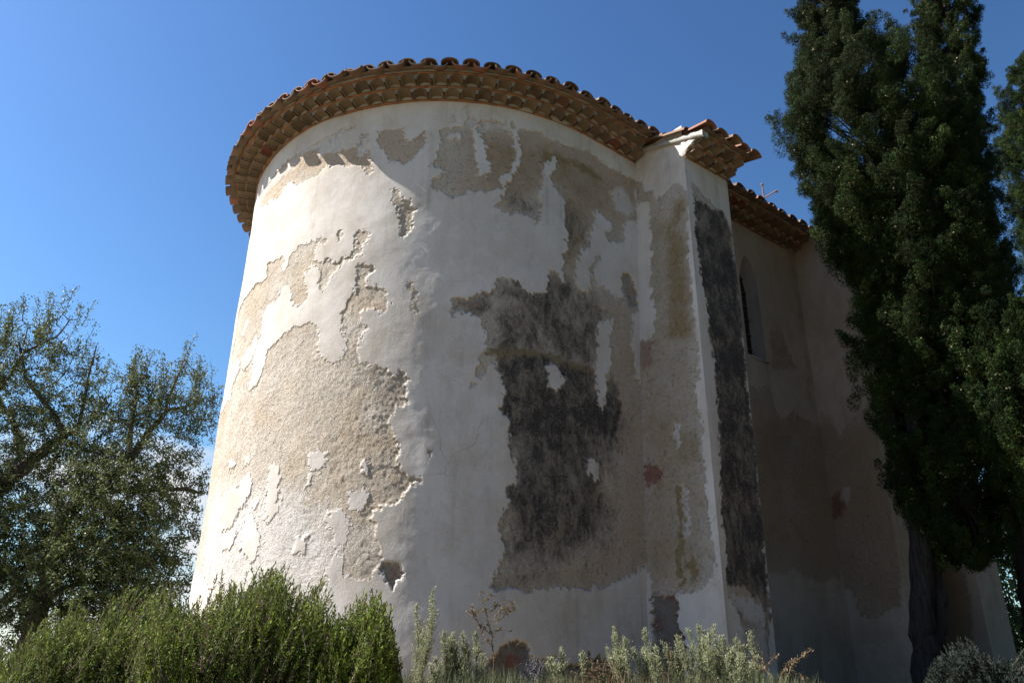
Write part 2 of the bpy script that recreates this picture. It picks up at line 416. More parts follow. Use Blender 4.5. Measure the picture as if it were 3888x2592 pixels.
# wear on the walls: layer, value, softness, outline in wall metres
OPS = {
 'apse': [
  ('peel',1,0.012,[(2.907,7.987),(3.068,7.99),(3.21,7.95),(3.361,7.917),(3.597,7.901),(3.832,7.873),(4.082,7.906),(4.359,7.85),(4.623,7.815),(4.976,7.884),(5,7.783),(4.723,7.512),(4.409,7.457),(4.128,7.383),(3.963,7.5),(3.875,7.503),(3.742,7.383),(3.567,7.398),(3.403,7.4),(3.281,7.484),(3.108,7.441),(2.985,7.418),(2.828,7.38),(2.746,7.301),(2.704,7.243),(2.652,7.274),(2.618,7.288),(2.66,7.366),(2.707,7.478),(2.731,7.544),(2.79,7.578),(2.783,7.702),(2.776,7.827),(2.853,7.834),(2.843,7.737),(2.912,7.648),(3.011,7.653),(3.103,7.67),(3.128,7.794),(3.119,7.899),(3.044,7.962)]),
  ('peel',1,0.012,[(2.643,7.799),(2.536,7.833),(2.321,7.794),(2.276,7.643),(2.206,7.617),(2.125,7.696),(2.078,7.767),(2.037,7.63),(2.049,7.548),(2.128,7.448),(2.158,7.389),(2.238,7.323),(2.342,7.342),(2.482,7.359),(2.497,7.442),(2.55,7.553),(2.613,7.668)]),
  ('peel',1,0.012,[(1.893,7.797),(1.793,7.821),(1.608,7.834),(1.597,8.016),(1.501,7.963),(1.52,7.759),(1.487,7.515),(1.449,7.336),(1.436,7.177),(1.352,7.159),(1.252,7.205),(1.178,7.219),(1.147,7.085),(1.28,6.982),(1.329,6.926),(1.38,6.967),(1.496,6.982),(1.526,6.91),(1.639,6.871),(1.735,6.836),(1.803,6.91),(1.837,6.948),(1.937,6.985),(1.94,7.044),(1.895,7.123),(1.829,7.125),(1.8,7.206),(1.884,7.243),(2.002,7.293),(1.922,7.353),(1.901,7.424),(1.881,7.527),(1.869,7.63)]),
  ('peel',0,0.012,[(1.628,7.706),(1.645,7.678),(1.691,7.658),(1.747,7.654),(1.794,7.668),(1.813,7.694),(1.796,7.722),(1.751,7.741),(1.694,7.745),(1.647,7.732)]),
  ('peel',1,0.012,[(1.457,7.768),(1.445,7.971),(1.315,7.96),(1.228,8.002),(1.085,7.944),(1.048,7.847),(1.019,7.685),(1.018,7.519),(1.06,7.345),(1.162,7.202),(1.244,7.067),(1.325,6.926),(1.401,6.984),(1.476,6.994),(1.527,7.047),(1.513,7.128),(1.381,7.155),(1.315,7.205),(1.301,7.338),(1.341,7.577),(1.423,7.773)]),
  ('peel',1,0.012,[(0.94,7.94),(0.675,7.958),(0.516,7.907),(0.349,7.897),(0.478,7.697),(0.519,7.671),(0.579,7.597),(0.638,7.483),(0.658,7.352),(0.678,7.122),(0.679,6.943),(0.707,6.836),(0.689,6.675),(0.735,6.673),(0.771,6.74),(0.861,6.757),(0.966,6.78),(1.069,6.739),(1.155,6.771),(1.205,6.8),(1.157,6.906),(1.167,6.983),(1.091,7.097),(1.024,7.272),(0.954,7.391),(0.919,7.544),(0.956,7.701),(0.958,7.849)]),
  ('peel',1,0.012,[(0.447,7.698),(0.478,7.697),(0.349,7.897),(-0.019,7.954),(-0.447,7.923),(-0.869,7.936),(-0.821,7.275),(-0.636,7.221),(-0.587,7.053),(-0.552,6.894),(-0.336,6.79),(-0.28,6.89),(-0.37,6.967),(-0.388,7.078),(-0.256,7.148),(-0.135,7.182),(-0.08,7.014),(-0.074,6.87),(-0,6.78),(0.007,6.598),(0.099,6.564),(0.19,6.435),(0.259,6.225),(0.267,6.036),(0.345,5.953),(0.393,6.05),(0.4,6.182),(0.377,6.355),(0.335,6.483),(0.342,6.655),(0.4,6.793),(0.346,6.95),(0.364,7.085),(0.445,7.158),(0.533,7.25),(0.542,7.391),(0.449,7.549)]),
  ('peel',1,0.012,[(-0.155,6.558),(-0.19,6.531),(-0.101,6.381),(-0.062,6.29),(-0.103,6.171),(-0.089,6.109),(-0.019,6.085),(-0.037,6.243),(0.018,6.3),(-0.081,6.472)]),
  ('peel',1,0.012,[(1.681,5.63),(1.465,5.612),(1.374,5.69),(1.28,5.701),(1.218,5.762),(1.221,5.886),(1.157,5.913),(1.059,5.902),(0.959,5.894),(0.891,5.8),(0.789,5.767),(0.666,5.777),(0.612,5.861),(0.593,5.975),(0.591,6.15),(0.479,6.097),(0.423,6.02),(0.325,5.984),(0.295,6.021),(0.37,6.241),(0.398,6.345),(0.335,6.499),(0.1,6.561),(0.169,6.459),(0.216,6.27),(0.242,6.074),(0.161,5.969),(0.063,5.991),(-0.02,6.104),(-0.113,6.136),(-0.231,6.148),(-0.275,6.096),(-0.417,6.086),(-0.541,6.137),(-0.499,6.249),(-0.546,6.403),(-0.588,6.477),(-0.687,6.473),(-0.731,6.388),(-0.771,6.243),(-0.798,6.094),(-0.854,6.015),(-0.82,4.647),(-0.69,3.059),(-0.563,3.028),(-0.535,2.975),(-0.41,2.912),(-0.265,2.857),(-0.099,2.793),(-0.008,2.784),(0.122,2.795),(0.124,2.764),(0.167,2.714),(0.248,2.761),(0.366,2.743),(0.479,2.742),(0.553,2.706),(0.624,2.708),(0.694,2.696),(0.745,2.693),(0.762,2.669),(0.83,2.672),(0.863,2.693),(0.945,2.71),(0.994,2.685),(1.058,2.667),(1.137,2.663),(1.152,2.626),(1.184,2.676),(1.2,2.69),(1.154,2.751),(1.148,2.841),(1.109,2.903),(1.126,2.917),(1.079,2.98),(1.056,3.074),(1.097,3.133),(1.108,3.257),(1.084,3.306),(1.069,3.418),(1.021,3.534),(1.022,3.632),(0.938,3.689),(0.939,3.805),(0.991,3.9),(1.01,3.999),(1.028,4.117),(1.039,4.254),(1.046,4.352),(1.129,4.358),(1.123,4.452),(1.088,4.613),(1.121,4.752),(1.2,4.871),(1.261,4.872),(1.274,4.798),(1.303,4.732),(1.392,4.724),(1.367,4.87),(1.362,4.967),(1.295,5.007),(1.297,5.122),(1.292,5.205),(1.317,5.303),(1.351,5.4),(1.413,5.428),(1.475,5.439),(1.582,5.439),(1.633,5.377),(1.646,5.512)]),
  ('peel',0,0.012,[(0.635,4.941),(0.547,5.017),(0.476,5.007),(0.44,4.931),(0.396,4.857),(0.462,4.712),(0.498,4.689),(0.602,4.734),(0.636,4.842)]),
  ('peel',0,0.012,[(-0.102,5.612),(-0.234,5.754),(-0.353,5.791),(-0.344,5.631),(-0.28,5.52),(-0.279,5.286),(-0.262,5.175),(-0.175,5.013),(-0.175,4.791),(-0.136,4.664),(-0.101,4.614),(-0.048,4.643),(-0.044,4.81),(-0.03,4.993),(-0.055,5.312),(-0.081,5.408),(-0.05,5.452)]),
  ('peel',0,0.012,[(-0.675,5.939),(-0.856,6.035),(-0.781,5.08),(-0.665,5.122),(-0.672,5.395),(-0.624,5.566)]),
  ('peel',0,0.012,[(0.145,3.994),(0.076,4.024),(-0.03,4.035),(-0.052,3.986),(-0.045,3.843),(0.015,3.824),(0.082,3.856),(0.149,3.88)]),
  ('peel',1,0.012,[(1.45,4.656),(1.391,4.684),(1.396,4.605),(1.463,4.623)]),
  ('peel',1,0.012,[(1.83,3.981),(1.773,3.957),(1.778,3.899),(1.823,3.856),(1.843,3.93)]),
  ('peel',1,0.012,[(3.893,6.464),(3.8,6.411),(3.858,6.296),(3.818,6.235),(3.735,6.274),(3.73,6.388),(3.656,6.459),(3.589,6.496),(3.403,6.477),(3.277,6.489),(3.154,6.486),(3.146,6.427),(3.192,6.391),(3.25,6.444),(3.302,6.372),(3.324,6.227),(3.255,6.182),(3.136,6.19),(2.959,6.143),(2.833,6.157),(2.788,6.241),(2.765,6.367),(2.794,6.476),(2.705,6.479),(2.633,6.449),(2.623,6.345),(2.676,6.26),(2.703,6.172),(2.775,6.11),(2.83,6.129),(2.918,6.098),(2.947,6.031),(3.035,5.994),(3.063,5.909),(3.107,5.801),(3.155,5.874),(3.221,5.925),(3.182,6.007),(3.192,6.083),(3.316,6.169),(3.351,6.122),(3.429,6.069),(3.431,5.94),(3.35,5.828),(3.318,5.749),(3.354,5.712),(3.458,5.693),(3.502,5.695),(3.604,5.822),(3.621,5.919),(3.699,6.017),(3.804,6.031),(3.842,5.893),(3.903,5.857),(4.051,5.868),(4.093,5.789),(4.076,5.598),(4.096,5.495),(4.18,5.268),(4.167,4.877),(4.249,4.812),(4.78,4.913),(5.022,4.933),(5.019,5.099),(4.904,5.228),(4.918,5.364),(5.084,5.579),(5.006,5.842),(5.073,6.172),(4.731,6.226),(4.535,6.253),(4.333,6.28),(4.246,6.235),(4.164,6.253),(4.184,6.457),(4.003,6.436)]),
  ('peel',0,0.012,[(4.474,5.251),(4.439,5.386),(4.276,5.479),(4.154,5.531),(4.146,5.384),(4.211,5.259),(4.291,5.176),(4.409,5.185)]),
  ('peel',0,0.012,[(4.436,5.853),(4.567,5.845),(4.671,5.731),(4.599,5.685),(4.48,5.736)]),
  ('peel',0,0.012,[(4.635,5.415),(4.953,5.414),(5.04,5.181),(5.022,4.933),(4.72,4.912),(4.672,5.15),(4.561,5.243)]),
  ('peel',1,0.012,[(4.72,4.912),(4.741,5.063),(4.562,5.188),(4.451,5.189),(4.246,5.145),(4.183,5.162),(4.169,4.999),(4.162,4.858),(4.039,4.861),(3.974,4.947),(3.909,5.086),(3.904,5.242),(3.808,5.286),(3.698,5.363),(3.609,5.393),(3.458,5.427),(3.33,5.415),(3.255,5.452),(3.167,5.382),(3.134,5.273),(3.12,5.101),(3.06,4.991),(2.966,4.96),(2.892,4.917),(2.812,4.891),(2.795,4.971),(2.746,4.981),(2.75,5.097),(2.809,5.255),(2.868,5.4),(2.87,5.503),(2.807,5.563),(2.816,5.652),(2.73,5.657),(2.687,5.739),(2.717,5.867),(2.713,6.01),(2.664,6.039),(2.561,6.026),(2.505,5.948),(2.566,5.883),(2.592,5.798),(2.605,5.764),(2.472,5.75),(2.389,5.725),(2.34,5.6),(2.333,5.514),(2.384,5.449),(2.486,5.525),(2.581,5.5),(2.627,5.454),(2.597,5.315),(2.53,5.291),(2.588,5.213),(2.631,5.15),(2.635,5.019),(2.596,4.95),(2.59,4.884),(2.477,4.859),(2.35,4.819),(2.268,4.751),(2.176,4.716),(2.152,4.803),(2.089,4.746),(2.062,4.683),(2.077,4.573),(2.056,4.465),(2.097,4.419),(2.152,4.374),(2.204,4.283),(2.228,4.209),(2.163,4.117),(2.13,4.045),(2.12,3.946),(2.144,3.83),(2.107,3.764),(2.005,3.666),(1.863,3.675),(1.859,3.611),(1.971,3.626),(2.011,3.521),(2.084,3.426),(2.131,3.411),(2.225,3.396),(2.302,3.35),(2.31,3.256),(2.276,3.225),(2.299,3.117),(2.229,3.04),(2.223,2.964),(2.191,2.949),(2.185,2.874),(2.213,2.83),(2.271,2.786),(2.328,2.72),(2.409,2.743),(2.474,2.759),(2.556,2.761),(2.576,2.956),(2.66,2.966),(2.714,2.84),(2.734,2.721),(2.785,2.575),(3.057,2.481),(3.452,2.453),(3.915,2.524),(4.264,2.693),(4.5,2.847),(4.74,2.977),(5.962,3.134),(5.945,3.182),(5.945,3.614),(5.949,4.005),(5.947,4.406),(5.95,4.825)]),
  ('peel',0,0.012,[(3.066,3.978),(2.98,3.994),(2.843,3.956),(2.867,3.848),(2.916,3.786),(3.035,3.822)]),
  ('peel',0,0.012,[(3.047,3.764),(2.986,3.742),(3.012,3.645),(3.076,3.617),(3.058,3.698)]),
  ('peel',0,0.012,[(2.477,3.84),(2.426,3.846),(2.393,3.754),(2.422,3.706),(2.479,3.774)]),
  ('peel',0,0.012,[(2.594,3.471),(2.551,3.549),(2.436,3.576),(2.372,3.51),(2.359,3.446),(2.452,3.385),(2.533,3.365)]),
  ('peel',0,0.012,[(2.83,3.308),(2.741,3.382),(2.637,3.385),(2.545,3.31),(2.528,3.231),(2.543,3.123),(2.585,3.048),(2.592,2.956),(2.661,2.974),(2.656,3.081),(2.719,3.192),(2.795,3.243)]),
  ('peel',0,0.012,[(3.098,3.151),(2.994,3.16),(3.001,3.005),(3.098,3.018)]),
  ('peel',0,0.012,[(3.546,3.91),(3.449,3.896),(3.39,3.819),(3.372,3.648),(3.382,3.516),(3.385,3.401),(3.438,3.324),(3.538,3.368),(3.54,3.5),(3.543,3.703)]),
  ('peel',0,0.012,[(3.89,3.309),(3.813,3.459),(3.697,3.419),(3.649,3.314),(3.517,3.138),(3.566,3.03),(3.645,2.942),(3.767,3.033),(3.876,3.142)]),
  ('peel',0,0.012,[(4.325,3.738),(4.147,3.778),(4.035,3.742),(3.969,3.854),(3.858,3.888),(3.811,3.811),(3.836,3.675),(3.887,3.528),(4.008,3.529),(4.012,3.426),(4.113,3.321),(4.307,3.349),(4.416,3.523),(4.321,3.613)]),
  ('peel',0,0.012,[(4.425,4.125),(4.226,4.092),(4.229,3.983),(4.436,4.034)]),
  ('peel',0,0.012,[(4.032,4.09),(3.923,4.096),(3.97,3.979),(4.05,3.976)]),
  ('peel',0,0.012,[(3.783,3.565),(3.704,3.571),(3.685,3.485),(3.749,3.476)]),
  ('peel',0,0.012,[(4.24,3.271),(3.978,3.304),(3.986,3.221),(4.056,3.129),(4.237,3.151)]),
  ('peel',1,0.012,[(2.185,2.874),(2.03,2.852),(2.026,2.8),(2,2.749),(2.051,2.727),(2.077,2.654),(2.111,2.712),(2.177,2.771)]),
  ('peel',1,0.012,[(3.032,6.534),(2.996,6.554),(2.95,6.477),(2.961,6.404),(2.995,6.374),(3.013,6.453)]),
  ('peel',1,0.012,[(2.155,5.782),(2.101,5.78),(2.023,5.657),(1.995,5.434),(2.042,5.452),(2.077,5.52),(2.094,5.676)]),
  ('peel',1,0.012,[(2.401,6.98),(2.316,6.961),(2.258,6.86),(2.181,6.816),(2.168,6.739),(2.11,6.727),(2.145,6.623),(2.126,6.453),(2.193,6.363),(2.256,6.339),(2.255,6.441),(2.268,6.63),(2.317,6.748),(2.391,6.832)]),
  ('peel',1,0.012,[(1.068,8.002),(0.995,7.978),(0.986,7.927),(1.031,7.936)]),
  ('peel',1,0.012,[(1.163,2.067),(1.107,2.136),(1.034,2.198),(0.975,2.219),(0.915,2.214),(0.872,2.23),(0.855,2.197),(0.82,2.183),(0.802,2.131),(0.749,2.102),(0.641,2.091),(0.548,2.11),(0.521,2.043),(0.493,1.983),(0.415,2.031),(0.335,2.049),(0.253,2.068),(0.199,2.101),(0.207,2.179),(0.175,2.173),(0.144,2.127),(0.032,2.132),(-0.084,2.106),(-0.202,2.072),(-0.192,1.914),(1.231,1.877),(1.186,2.008)]),
  ('rubble',0.95,0.03,[(1.163,2.067),(1.107,2.136),(1.034,2.198),(0.975,2.219),(0.915,2.214),(0.872,2.23),(0.855,2.197),(0.82,2.183),(0.802,2.131),(0.749,2.102),(0.641,2.091),(0.548,2.11),(0.521,2.043),(0.493,1.983),(0.415,2.031),(0.335,2.049),(0.253,2.068),(0.199,2.101),(0.207,2.179),(0.175,2.173),(0.144,2.127),(0.032,2.132),(-0.084,2.106),(-0.202,2.072),(-0.192,1.914),(1.231,1.877),(1.186,2.008)]),
  ('rubble',0.6,0.02,[(2.185,2.874),(2.03,2.852),(2.026,2.8),(2,2.749),(2.051,2.727),(2.077,2.654),(2.111,2.712),(2.177,2.771)]),
  ('rubble',0.5,0.02,[(-0.533,6.398),(-0.588,6.477),(-0.687,6.473),(-0.731,6.388),(-0.771,6.243),(-0.785,6.09),(-0.68,6.018),(-0.634,6.061),(-0.616,6.152),(-0.549,6.266)]),
  ('dark',1.0,0.07,[(1.171,4.956),(0.887,5.037),(0.635,5.058),(0.364,5.031),(-0.021,5.042),(-0.048,4.643),(-0.136,4.681),(-0.179,4.877),(-0.248,5.137),(-0.375,4.96),(-0.4,4.624),(-0.315,4.327),(1.095,4.092),(1.099,4.346),(1.148,4.574),(1.137,4.782)]),
  ('dark',0.92,0.34,[(1.083,4.284),(-0.47,4.569),(-0.331,4.388),(-0.119,4.124),(-0.059,3.881),(-0.028,3.719),(-0.165,3.602),(-0.231,3.509),(-0.175,3.349),(-0.028,3.213),(0.238,3.084),(0.437,3),(0.693,2.931),(0.964,2.912),(1.095,2.995),(1.051,3.292),(1.071,3.53),(0.973,3.785),(1.044,4.03)]),
  ('dark',0.86,0.3,[(1.251,5.811),(0.591,6.122),(0.244,5.999),(0.164,5.876),(0.352,5.641),(-0.059,5.402),(0.065,5.053),(0.635,5.091),(0.754,5.373),(0.89,5.589),(1.12,5.654)]),
  ('dark',0.7,0.1,[(1.65,5.615),(1.249,5.705),(1.259,5.462),(1.351,5.417),(1.582,5.448)]),
  ('dark',0.55,0.2,[(1.247,5.636),(0.537,5.953),(-0.086,6.032),(-0.299,5.654),(-0.006,5.211),(1.202,4.968)]),
  ('dark',0.5,0.25,[(0.447,6.975),(0.15,7.084),(0.018,6.934),(0.255,6.355),(0.42,6.176)]),
  ('dark',0.5,0.25,[(1.157,6.926),(0.934,7.133),(0.716,6.991),(0.717,6.697),(0.966,6.79)]),
  ('dark',0.35,0.2,[(2.587,4.851),(2.15,4.779),(2.079,4.605),(2.083,4.434),(2.205,4.299),(2.534,4.624)]),
  ('dark',0.3,0.1,[(2.401,6.98),(2.168,6.739),(2.193,6.363),(2.263,6.441)]),
  ('dark',0.42,0.2,[(1.156,2.855),(0.728,2.929),(0.156,3.029),(-0.141,3.161),(0.166,2.76),(1.152,2.648)]),
  ('ochre',0.9,0.06,[(1.295,5.023),(1.112,5.144),(0.887,5.112),(0.634,5.125),(0.363,5.082),(-0.023,5.077),(-0.019,4.99),(0.403,4.956),(0.652,5.021),(1.015,4.993),(1.139,4.927)]),
  ('ochre',0.85,0.12,[(0.753,7.634),(0.518,7.735),(0.309,7.752),(-0.111,7.767),(-0.354,7.616),(-0.129,7.602),(0.18,7.635),(0.397,7.611),(0.52,7.544),(0.677,7.512)]),
  ('ochre',0.35,0.2,[(1.212,5.468),(0.719,5.641),(0.634,5.125),(1.112,5.144)]),
  ('ochre',0.5,0.1,[(0.331,6.675),(-0.08,7.032),(0.076,6.589),(0.335,6.499)]),
  ('pink',0.55,0.12,[(-0.341,6.003),(-0.804,6.019),(-0.682,4.403),(-0.271,4.318),(-0.279,5.286)]),
  ('pink',0.8,0.18,[(-0.34,4.541),(-0.778,4.638),(-0.646,2.987),(-0.054,2.797),(1.137,2.663),(1.061,2.86),(0.157,3.013),(-0.324,3.454)]),
  ('pink',1.0,0.02,[(-0.052,3.986),(-0.138,4.02),(-0.107,3.889),(-0.056,3.81),(-0.009,3.82)]),
  ('pink',0.5,0.12,[(0.94,7.94),(0.349,7.897),(-0.447,7.923),(-0.869,7.936),(-0.846,7.612),(-0.358,7.705),(0.132,7.721),(0.938,7.748)]),
  ('pink',0.95,0.2,[(1.596,7.626),(1.031,7.936),(0.675,7.958),(-0.019,7.954),(-0.869,7.936),(-0.821,7.275),(-0.079,6.973),(0.259,6.225),(0.418,6.304),(0.563,7.24),(1.104,6.8),(1.604,6.922)]),
  ('ochre',0.42,0.25,[(1.595,7.585),(0.994,7.861),(0.676,7.829),(-0.015,7.831),(-0.617,7.733),(-0.079,6.973),(0.259,6.225),(0.418,6.304),(0.563,7.24),(1.104,6.8),(1.444,7.037)]),
  ('white',0.9,0.05,[(3.792,7.965),(3.48,7.941),(3.149,7.973),(3.065,7.968),(3.107,7.787),(3.113,7.662),(3.402,7.716),(3.464,7.826),(3.801,7.859)]),
  ('white',0.5,0.08,[(5,7.783),(4.359,7.85),(3.827,7.849),(3.754,7.751),(4.2,7.678),(4.694,7.72)]),
  ('pink',0.7,0.1,[(2.688,7.893),(2.013,7.818),(1.983,7.242),(2.637,7.301)]),
  ('pink',0.6,0.2,[(4.736,7.541),(4.414,8.038),(3.046,7.984),(2.65,7.885),(2.597,7.254),(3.419,7.51)]),
  ('white',0.6,0.06,[(2.889,7.622),(2.795,7.831),(2.752,7.569),(2.836,7.464)]),
  ('white',0.7,0.08,[(-0.4,7.528),(-0.617,7.733),(-0.689,7.632),(-0.783,7.476),(-0.69,7.264),(-0.464,7.32)]),
  ('white',0.55,0.06,[(1.45,7.853),(1.385,7.969),(1.085,7.944),(1.066,7.842),(1.226,7.87),(1.43,7.75)]),
  ('white',0.6,0.05,[(1.613,8.003),(1.501,7.963),(1.522,7.822),(1.624,7.832)]),
  ('white',0.62,0.3,[(4.876,3.17),(4.763,3.785),(3.824,3.743),(3.225,3.599),(2.807,3.338),(2.642,3.111),(2.643,2.808),(2.782,2.546),(3.447,2.423),(4.377,2.67)]),
  ('white',0.15,0.3,[(5.084,5.579),(4.188,5.181),(3.519,5.267),(3.22,5.203),(3.403,4.574),(4.059,4.268),(4.831,4.453)]),
  ('white',0.3,0.1,[(2.852,5.501),(2.715,5.499),(2.53,5.291),(2.648,5.152),(2.809,5.255)]),
 ],
 'faceA': [
  ('peel',1,0.012,[(-0.104,7.949),(0.158,7.835),(0.201,7.667),(0.366,7.617),(0.376,7.521),(0.5,7.435),(0.58,7.438),(0.634,7.499),(0.859,7.536),(0.912,7.455),(0.976,7.348),(0.986,7.172),(0.938,7.021),(0.92,6.73),(0.275,6.959),(0.298,7.324),(0.273,7.454),(0.175,7.506),(0.026,7.578),(-0.078,7.659)]),
  ('peel',1,0.012,[(0.277,7.343),(0.959,7.079),(0.911,6.537),(0.925,5.997),(0.924,5.559),(0.926,5.275),(0.915,5.07),(0.846,4.846),(0.878,4.541),(0.88,4.269),(-0.173,4.442),(-0.131,5.661),(0.218,5.589),(0.248,5.675),(0.308,5.811),(0.294,6.006),(0.207,6.366),(0.288,6.809),(0.282,7.19)]),
  ('peel',1,0.012,[(0.903,4.469),(0.911,4.32),(0.88,4.037),(0.908,3.875),(0.88,3.619),(0.887,3.483),(0.898,3.282),(0.898,3.086),(0.887,2.895),(0.796,2.837),(0.727,2.778),(0.575,2.747),(0.49,2.768),(0.425,2.764),(0.41,2.717),(0.404,2.48),(0.477,2.323),(0.486,2.172),(0.406,1.923),(0.035,1.926),(0.081,2.783),(0.053,2.933),(-0.001,3.038),(-0.134,3.067),(-0.074,4.64)]),
  ('rubble',0.95,0.02,[(0.081,2.783),(0.202,2.728),(0.335,2.737),(0.413,2.748),(0.404,2.48),(0.477,2.323),(0.486,2.172),(0.406,1.923),(0.035,1.926)]),
  ('brick',0.9,0.015,[(0.014,4.15),(0.179,4.099),(0.288,4.029),(0.268,3.904),(0.167,3.871),(0.044,3.914),(0.009,3.992)]),
  ('brick',0.55,0.04,[(-0.013,5.637),(0.218,5.589),(0.176,5.267),(-0.028,5.258)]),
  ('brick',0.6,0.08,[(0.107,2.604),(0.324,2.562),(0.351,2.327),(0.175,2.209),(0.073,2.336)]),
  ('pink',0.7,0.1,[(-0.029,5.24),(0.25,5.269),(0.291,4.362),(-0.061,4.42)]),
  ('pink',0.75,0.1,[(0.018,4.621),(0.462,4.545),(0.305,2.966),(0.116,2.798),(-0.001,3.055)]),
  ('ochre',0.6,0.15,[(0.481,7.136),(0.924,6.889),(0.925,5.997),(0.904,5.386),(0.411,5.468),(0.442,6.255)]),
  ('ochre',0.7,0.15,[(0.678,7.293),(0.897,7.322),(0.953,7.151),(0.729,6.873),(0.652,7.015)]),
  ('ochre',0.38,0.2,[(0.055,7.43),(1.051,7.043),(0.849,4.274),(-0.033,4.415)]),
  ('ochre',0.38,0.2,[(0.045,4.617),(0.951,4.46),(0.882,2.848),(0.003,2.82)]),
  ('ochre',0.9,0.03,[(0.482,3.841),(0.553,3.832),(0.495,2.824),(0.438,2.795)]),
  ('ochre',0.8,0.06,[(0.56,3.08),(0.694,3.102),(0.691,2.844),(0.56,2.82)]),
  ('ochre',0.5,0.1,[(0.457,4.488),(0.895,4.396),(0.88,4.037),(0.66,3.96),(0.428,4.083)]),
  ('white',0.7,0.02,[(0.525,4.534),(0.575,4.525),(0.559,4.247),(0.515,4.254)]),
  ('white',0.6,0.03,[(0.577,3.829),(0.624,3.823),(0.599,3.276),(0.554,3.28)]),
 ],
 'faceB': [
  ('peel',1,0.012,[(0.951,7.501),(1.011,7.504),(1.109,7.454),(1.191,7.396),(1.381,7.337),(1.547,7.313),(1.608,7.197),(1.68,7.156),(1.696,7.152),(1.678,6.852),(1.719,6.581),(1.679,6.248),(1.705,5.984),(1.633,5.547),(1.672,5.302),(1.614,5.036),(1.62,4.69),(1.643,4.623),(1.678,4.4),(1.632,3.979),(1.637,3.691),(1.66,3.43),(1.574,3.195),(1.621,2.999),(1.6,2.669),(1.524,2.347),(1.479,2.114),(1.036,2.095),(1.125,2.323),(1.104,2.504),(1.043,2.607),(0.952,2.677),(0.915,2.767),(0.951,2.833),(0.959,3.056),(0.964,3.351),(0.972,3.673),(1.001,4.063),(1.049,4.492),(1.071,4.731),(1.057,4.981),(1.068,5.244),(1.015,5.494),(1.04,5.773),(1.025,6.046),(0.974,6.448),(0.982,6.726),(0.956,6.81),(0.97,6.983),(0.984,7.158),(0.967,7.265),(0.974,7.383)]),
  ('dark',0.97,0.03,[(0.968,7.334),(1.031,7.304),(1.178,7.298),(1.369,7.25),(1.503,7.224),(1.564,7.109),(1.658,7.01),(0.946,6.732),(0.968,7.151)]),
  ('dark',0.97,0.03,[(0.977,7.108),(1.526,7.337),(1.656,7.072),(1.664,6.764),(1.712,6.538),(1.679,6.248),(1.705,5.984),(1.633,5.547),(1.672,5.302),(1.614,5.036),(1.62,4.69),(1.623,4.406),(1.031,4.284),(1.071,4.731),(1.057,4.981),(1.068,5.244),(1.015,5.494),(1.04,5.773),(1.025,6.046),(0.974,6.448),(0.982,6.726)]),
  ('dark',0.97,0.04,[(1.049,4.492),(1.643,4.623),(1.678,4.4),(1.632,3.979),(1.637,3.691),(1.66,3.43),(1.574,3.195),(1.607,2.997),(1.591,2.765),(1.349,2.712),(1.233,2.813),(0.948,2.817),(0.959,3.056),(0.964,3.351),(0.972,3.673),(1.001,4.063)]),
  ('dark',0.8,0.05,[(0.952,2.677),(1.082,2.688),(1.211,2.527),(1.104,2.504),(1.043,2.607)]),
  ('dark',0.7,0.05,[(1.339,2.807),(1.611,2.8),(1.522,2.269),(1.442,2.342),(1.514,2.582)]),
  ('pink',0.6,0.08,[(0.944,2.785),(1.605,2.766),(1.464,2.038),(0.974,2.019)]),
  ('white',0.7,0.06,[(0.985,2.726),(1.45,2.672),(1.496,2.486),(1.208,2.512),(0.999,2.65)]),
  ('white',0.4,0.08,[(1.14,2.415),(1.515,2.44),(1.452,2.113),(1.112,2.098)]),
 ],
 'nave': [
  ('peel',1,0.03,[(2.629,5.518),(2.935,5.595),(3.297,5.671),(3.288,5.399),(3.446,5.308),(3.635,5.351),(3.706,5.468),(3.88,5.421),(4.245,5.357),(4.687,5.544),(4.692,4.811),(4.433,3.679),(4.27,3.252),(4.097,3.284),(3.894,3.19),(3.772,3.227),(3.476,3.245),(3.364,3.305),(3.242,3.316),(3.06,3.225),(2.857,3.204),(2.427,3.159)]),
  ('peel',0.8,0.05,[(3.441,6.564),(3.721,6.596),(3.814,6.466),(3.925,6.238),(4.024,6.142),(3.363,5.965),(3.464,6.289)]),
  ('ochre',0.4,0.25,[(2.767,5.114),(3.282,5.369),(3.717,5.1),(3.369,4.305),(3.376,3.549),(2.947,3.26),(2.435,3.205)]),
  ('pink',0.5,0.25,[(3.518,4.595),(4.775,5.116),(4.313,3.408),(3.592,3.378)]),
 ],
 'b2': [
  ('peel',1,0.03,[(2.878,5.612),(3.035,5.422),(3.116,5.17),(3.32,5.318),(3.517,5.436),(3.706,5.526),(3.733,5.21),(3.755,4.877),(3.74,4.508),(3.673,4.005),(3.662,3.806),(3.622,3.322),(3.568,2.901),(3.378,2.846),(3.236,2.787),(3.055,2.825),(3.008,3.022),(2.951,3.175),(2.792,3.242),(2.686,3.304),(2.633,3.699),(2.759,4.769)]),
  ('peel',0,0.02,[(2.998,4.47),(3.173,4.463),(3.142,4.281),(3.072,4.213)]),
  ('brick',0.9,0.02,[(2.841,4.336),(2.989,4.417),(3.072,4.213),(2.998,4.12),(2.813,4.07)]),
  ('pink',0.5,0.2,[(2.833,5.328),(3.846,5.071),(3.559,2.855),(2.78,3.168)]),
 ],
}
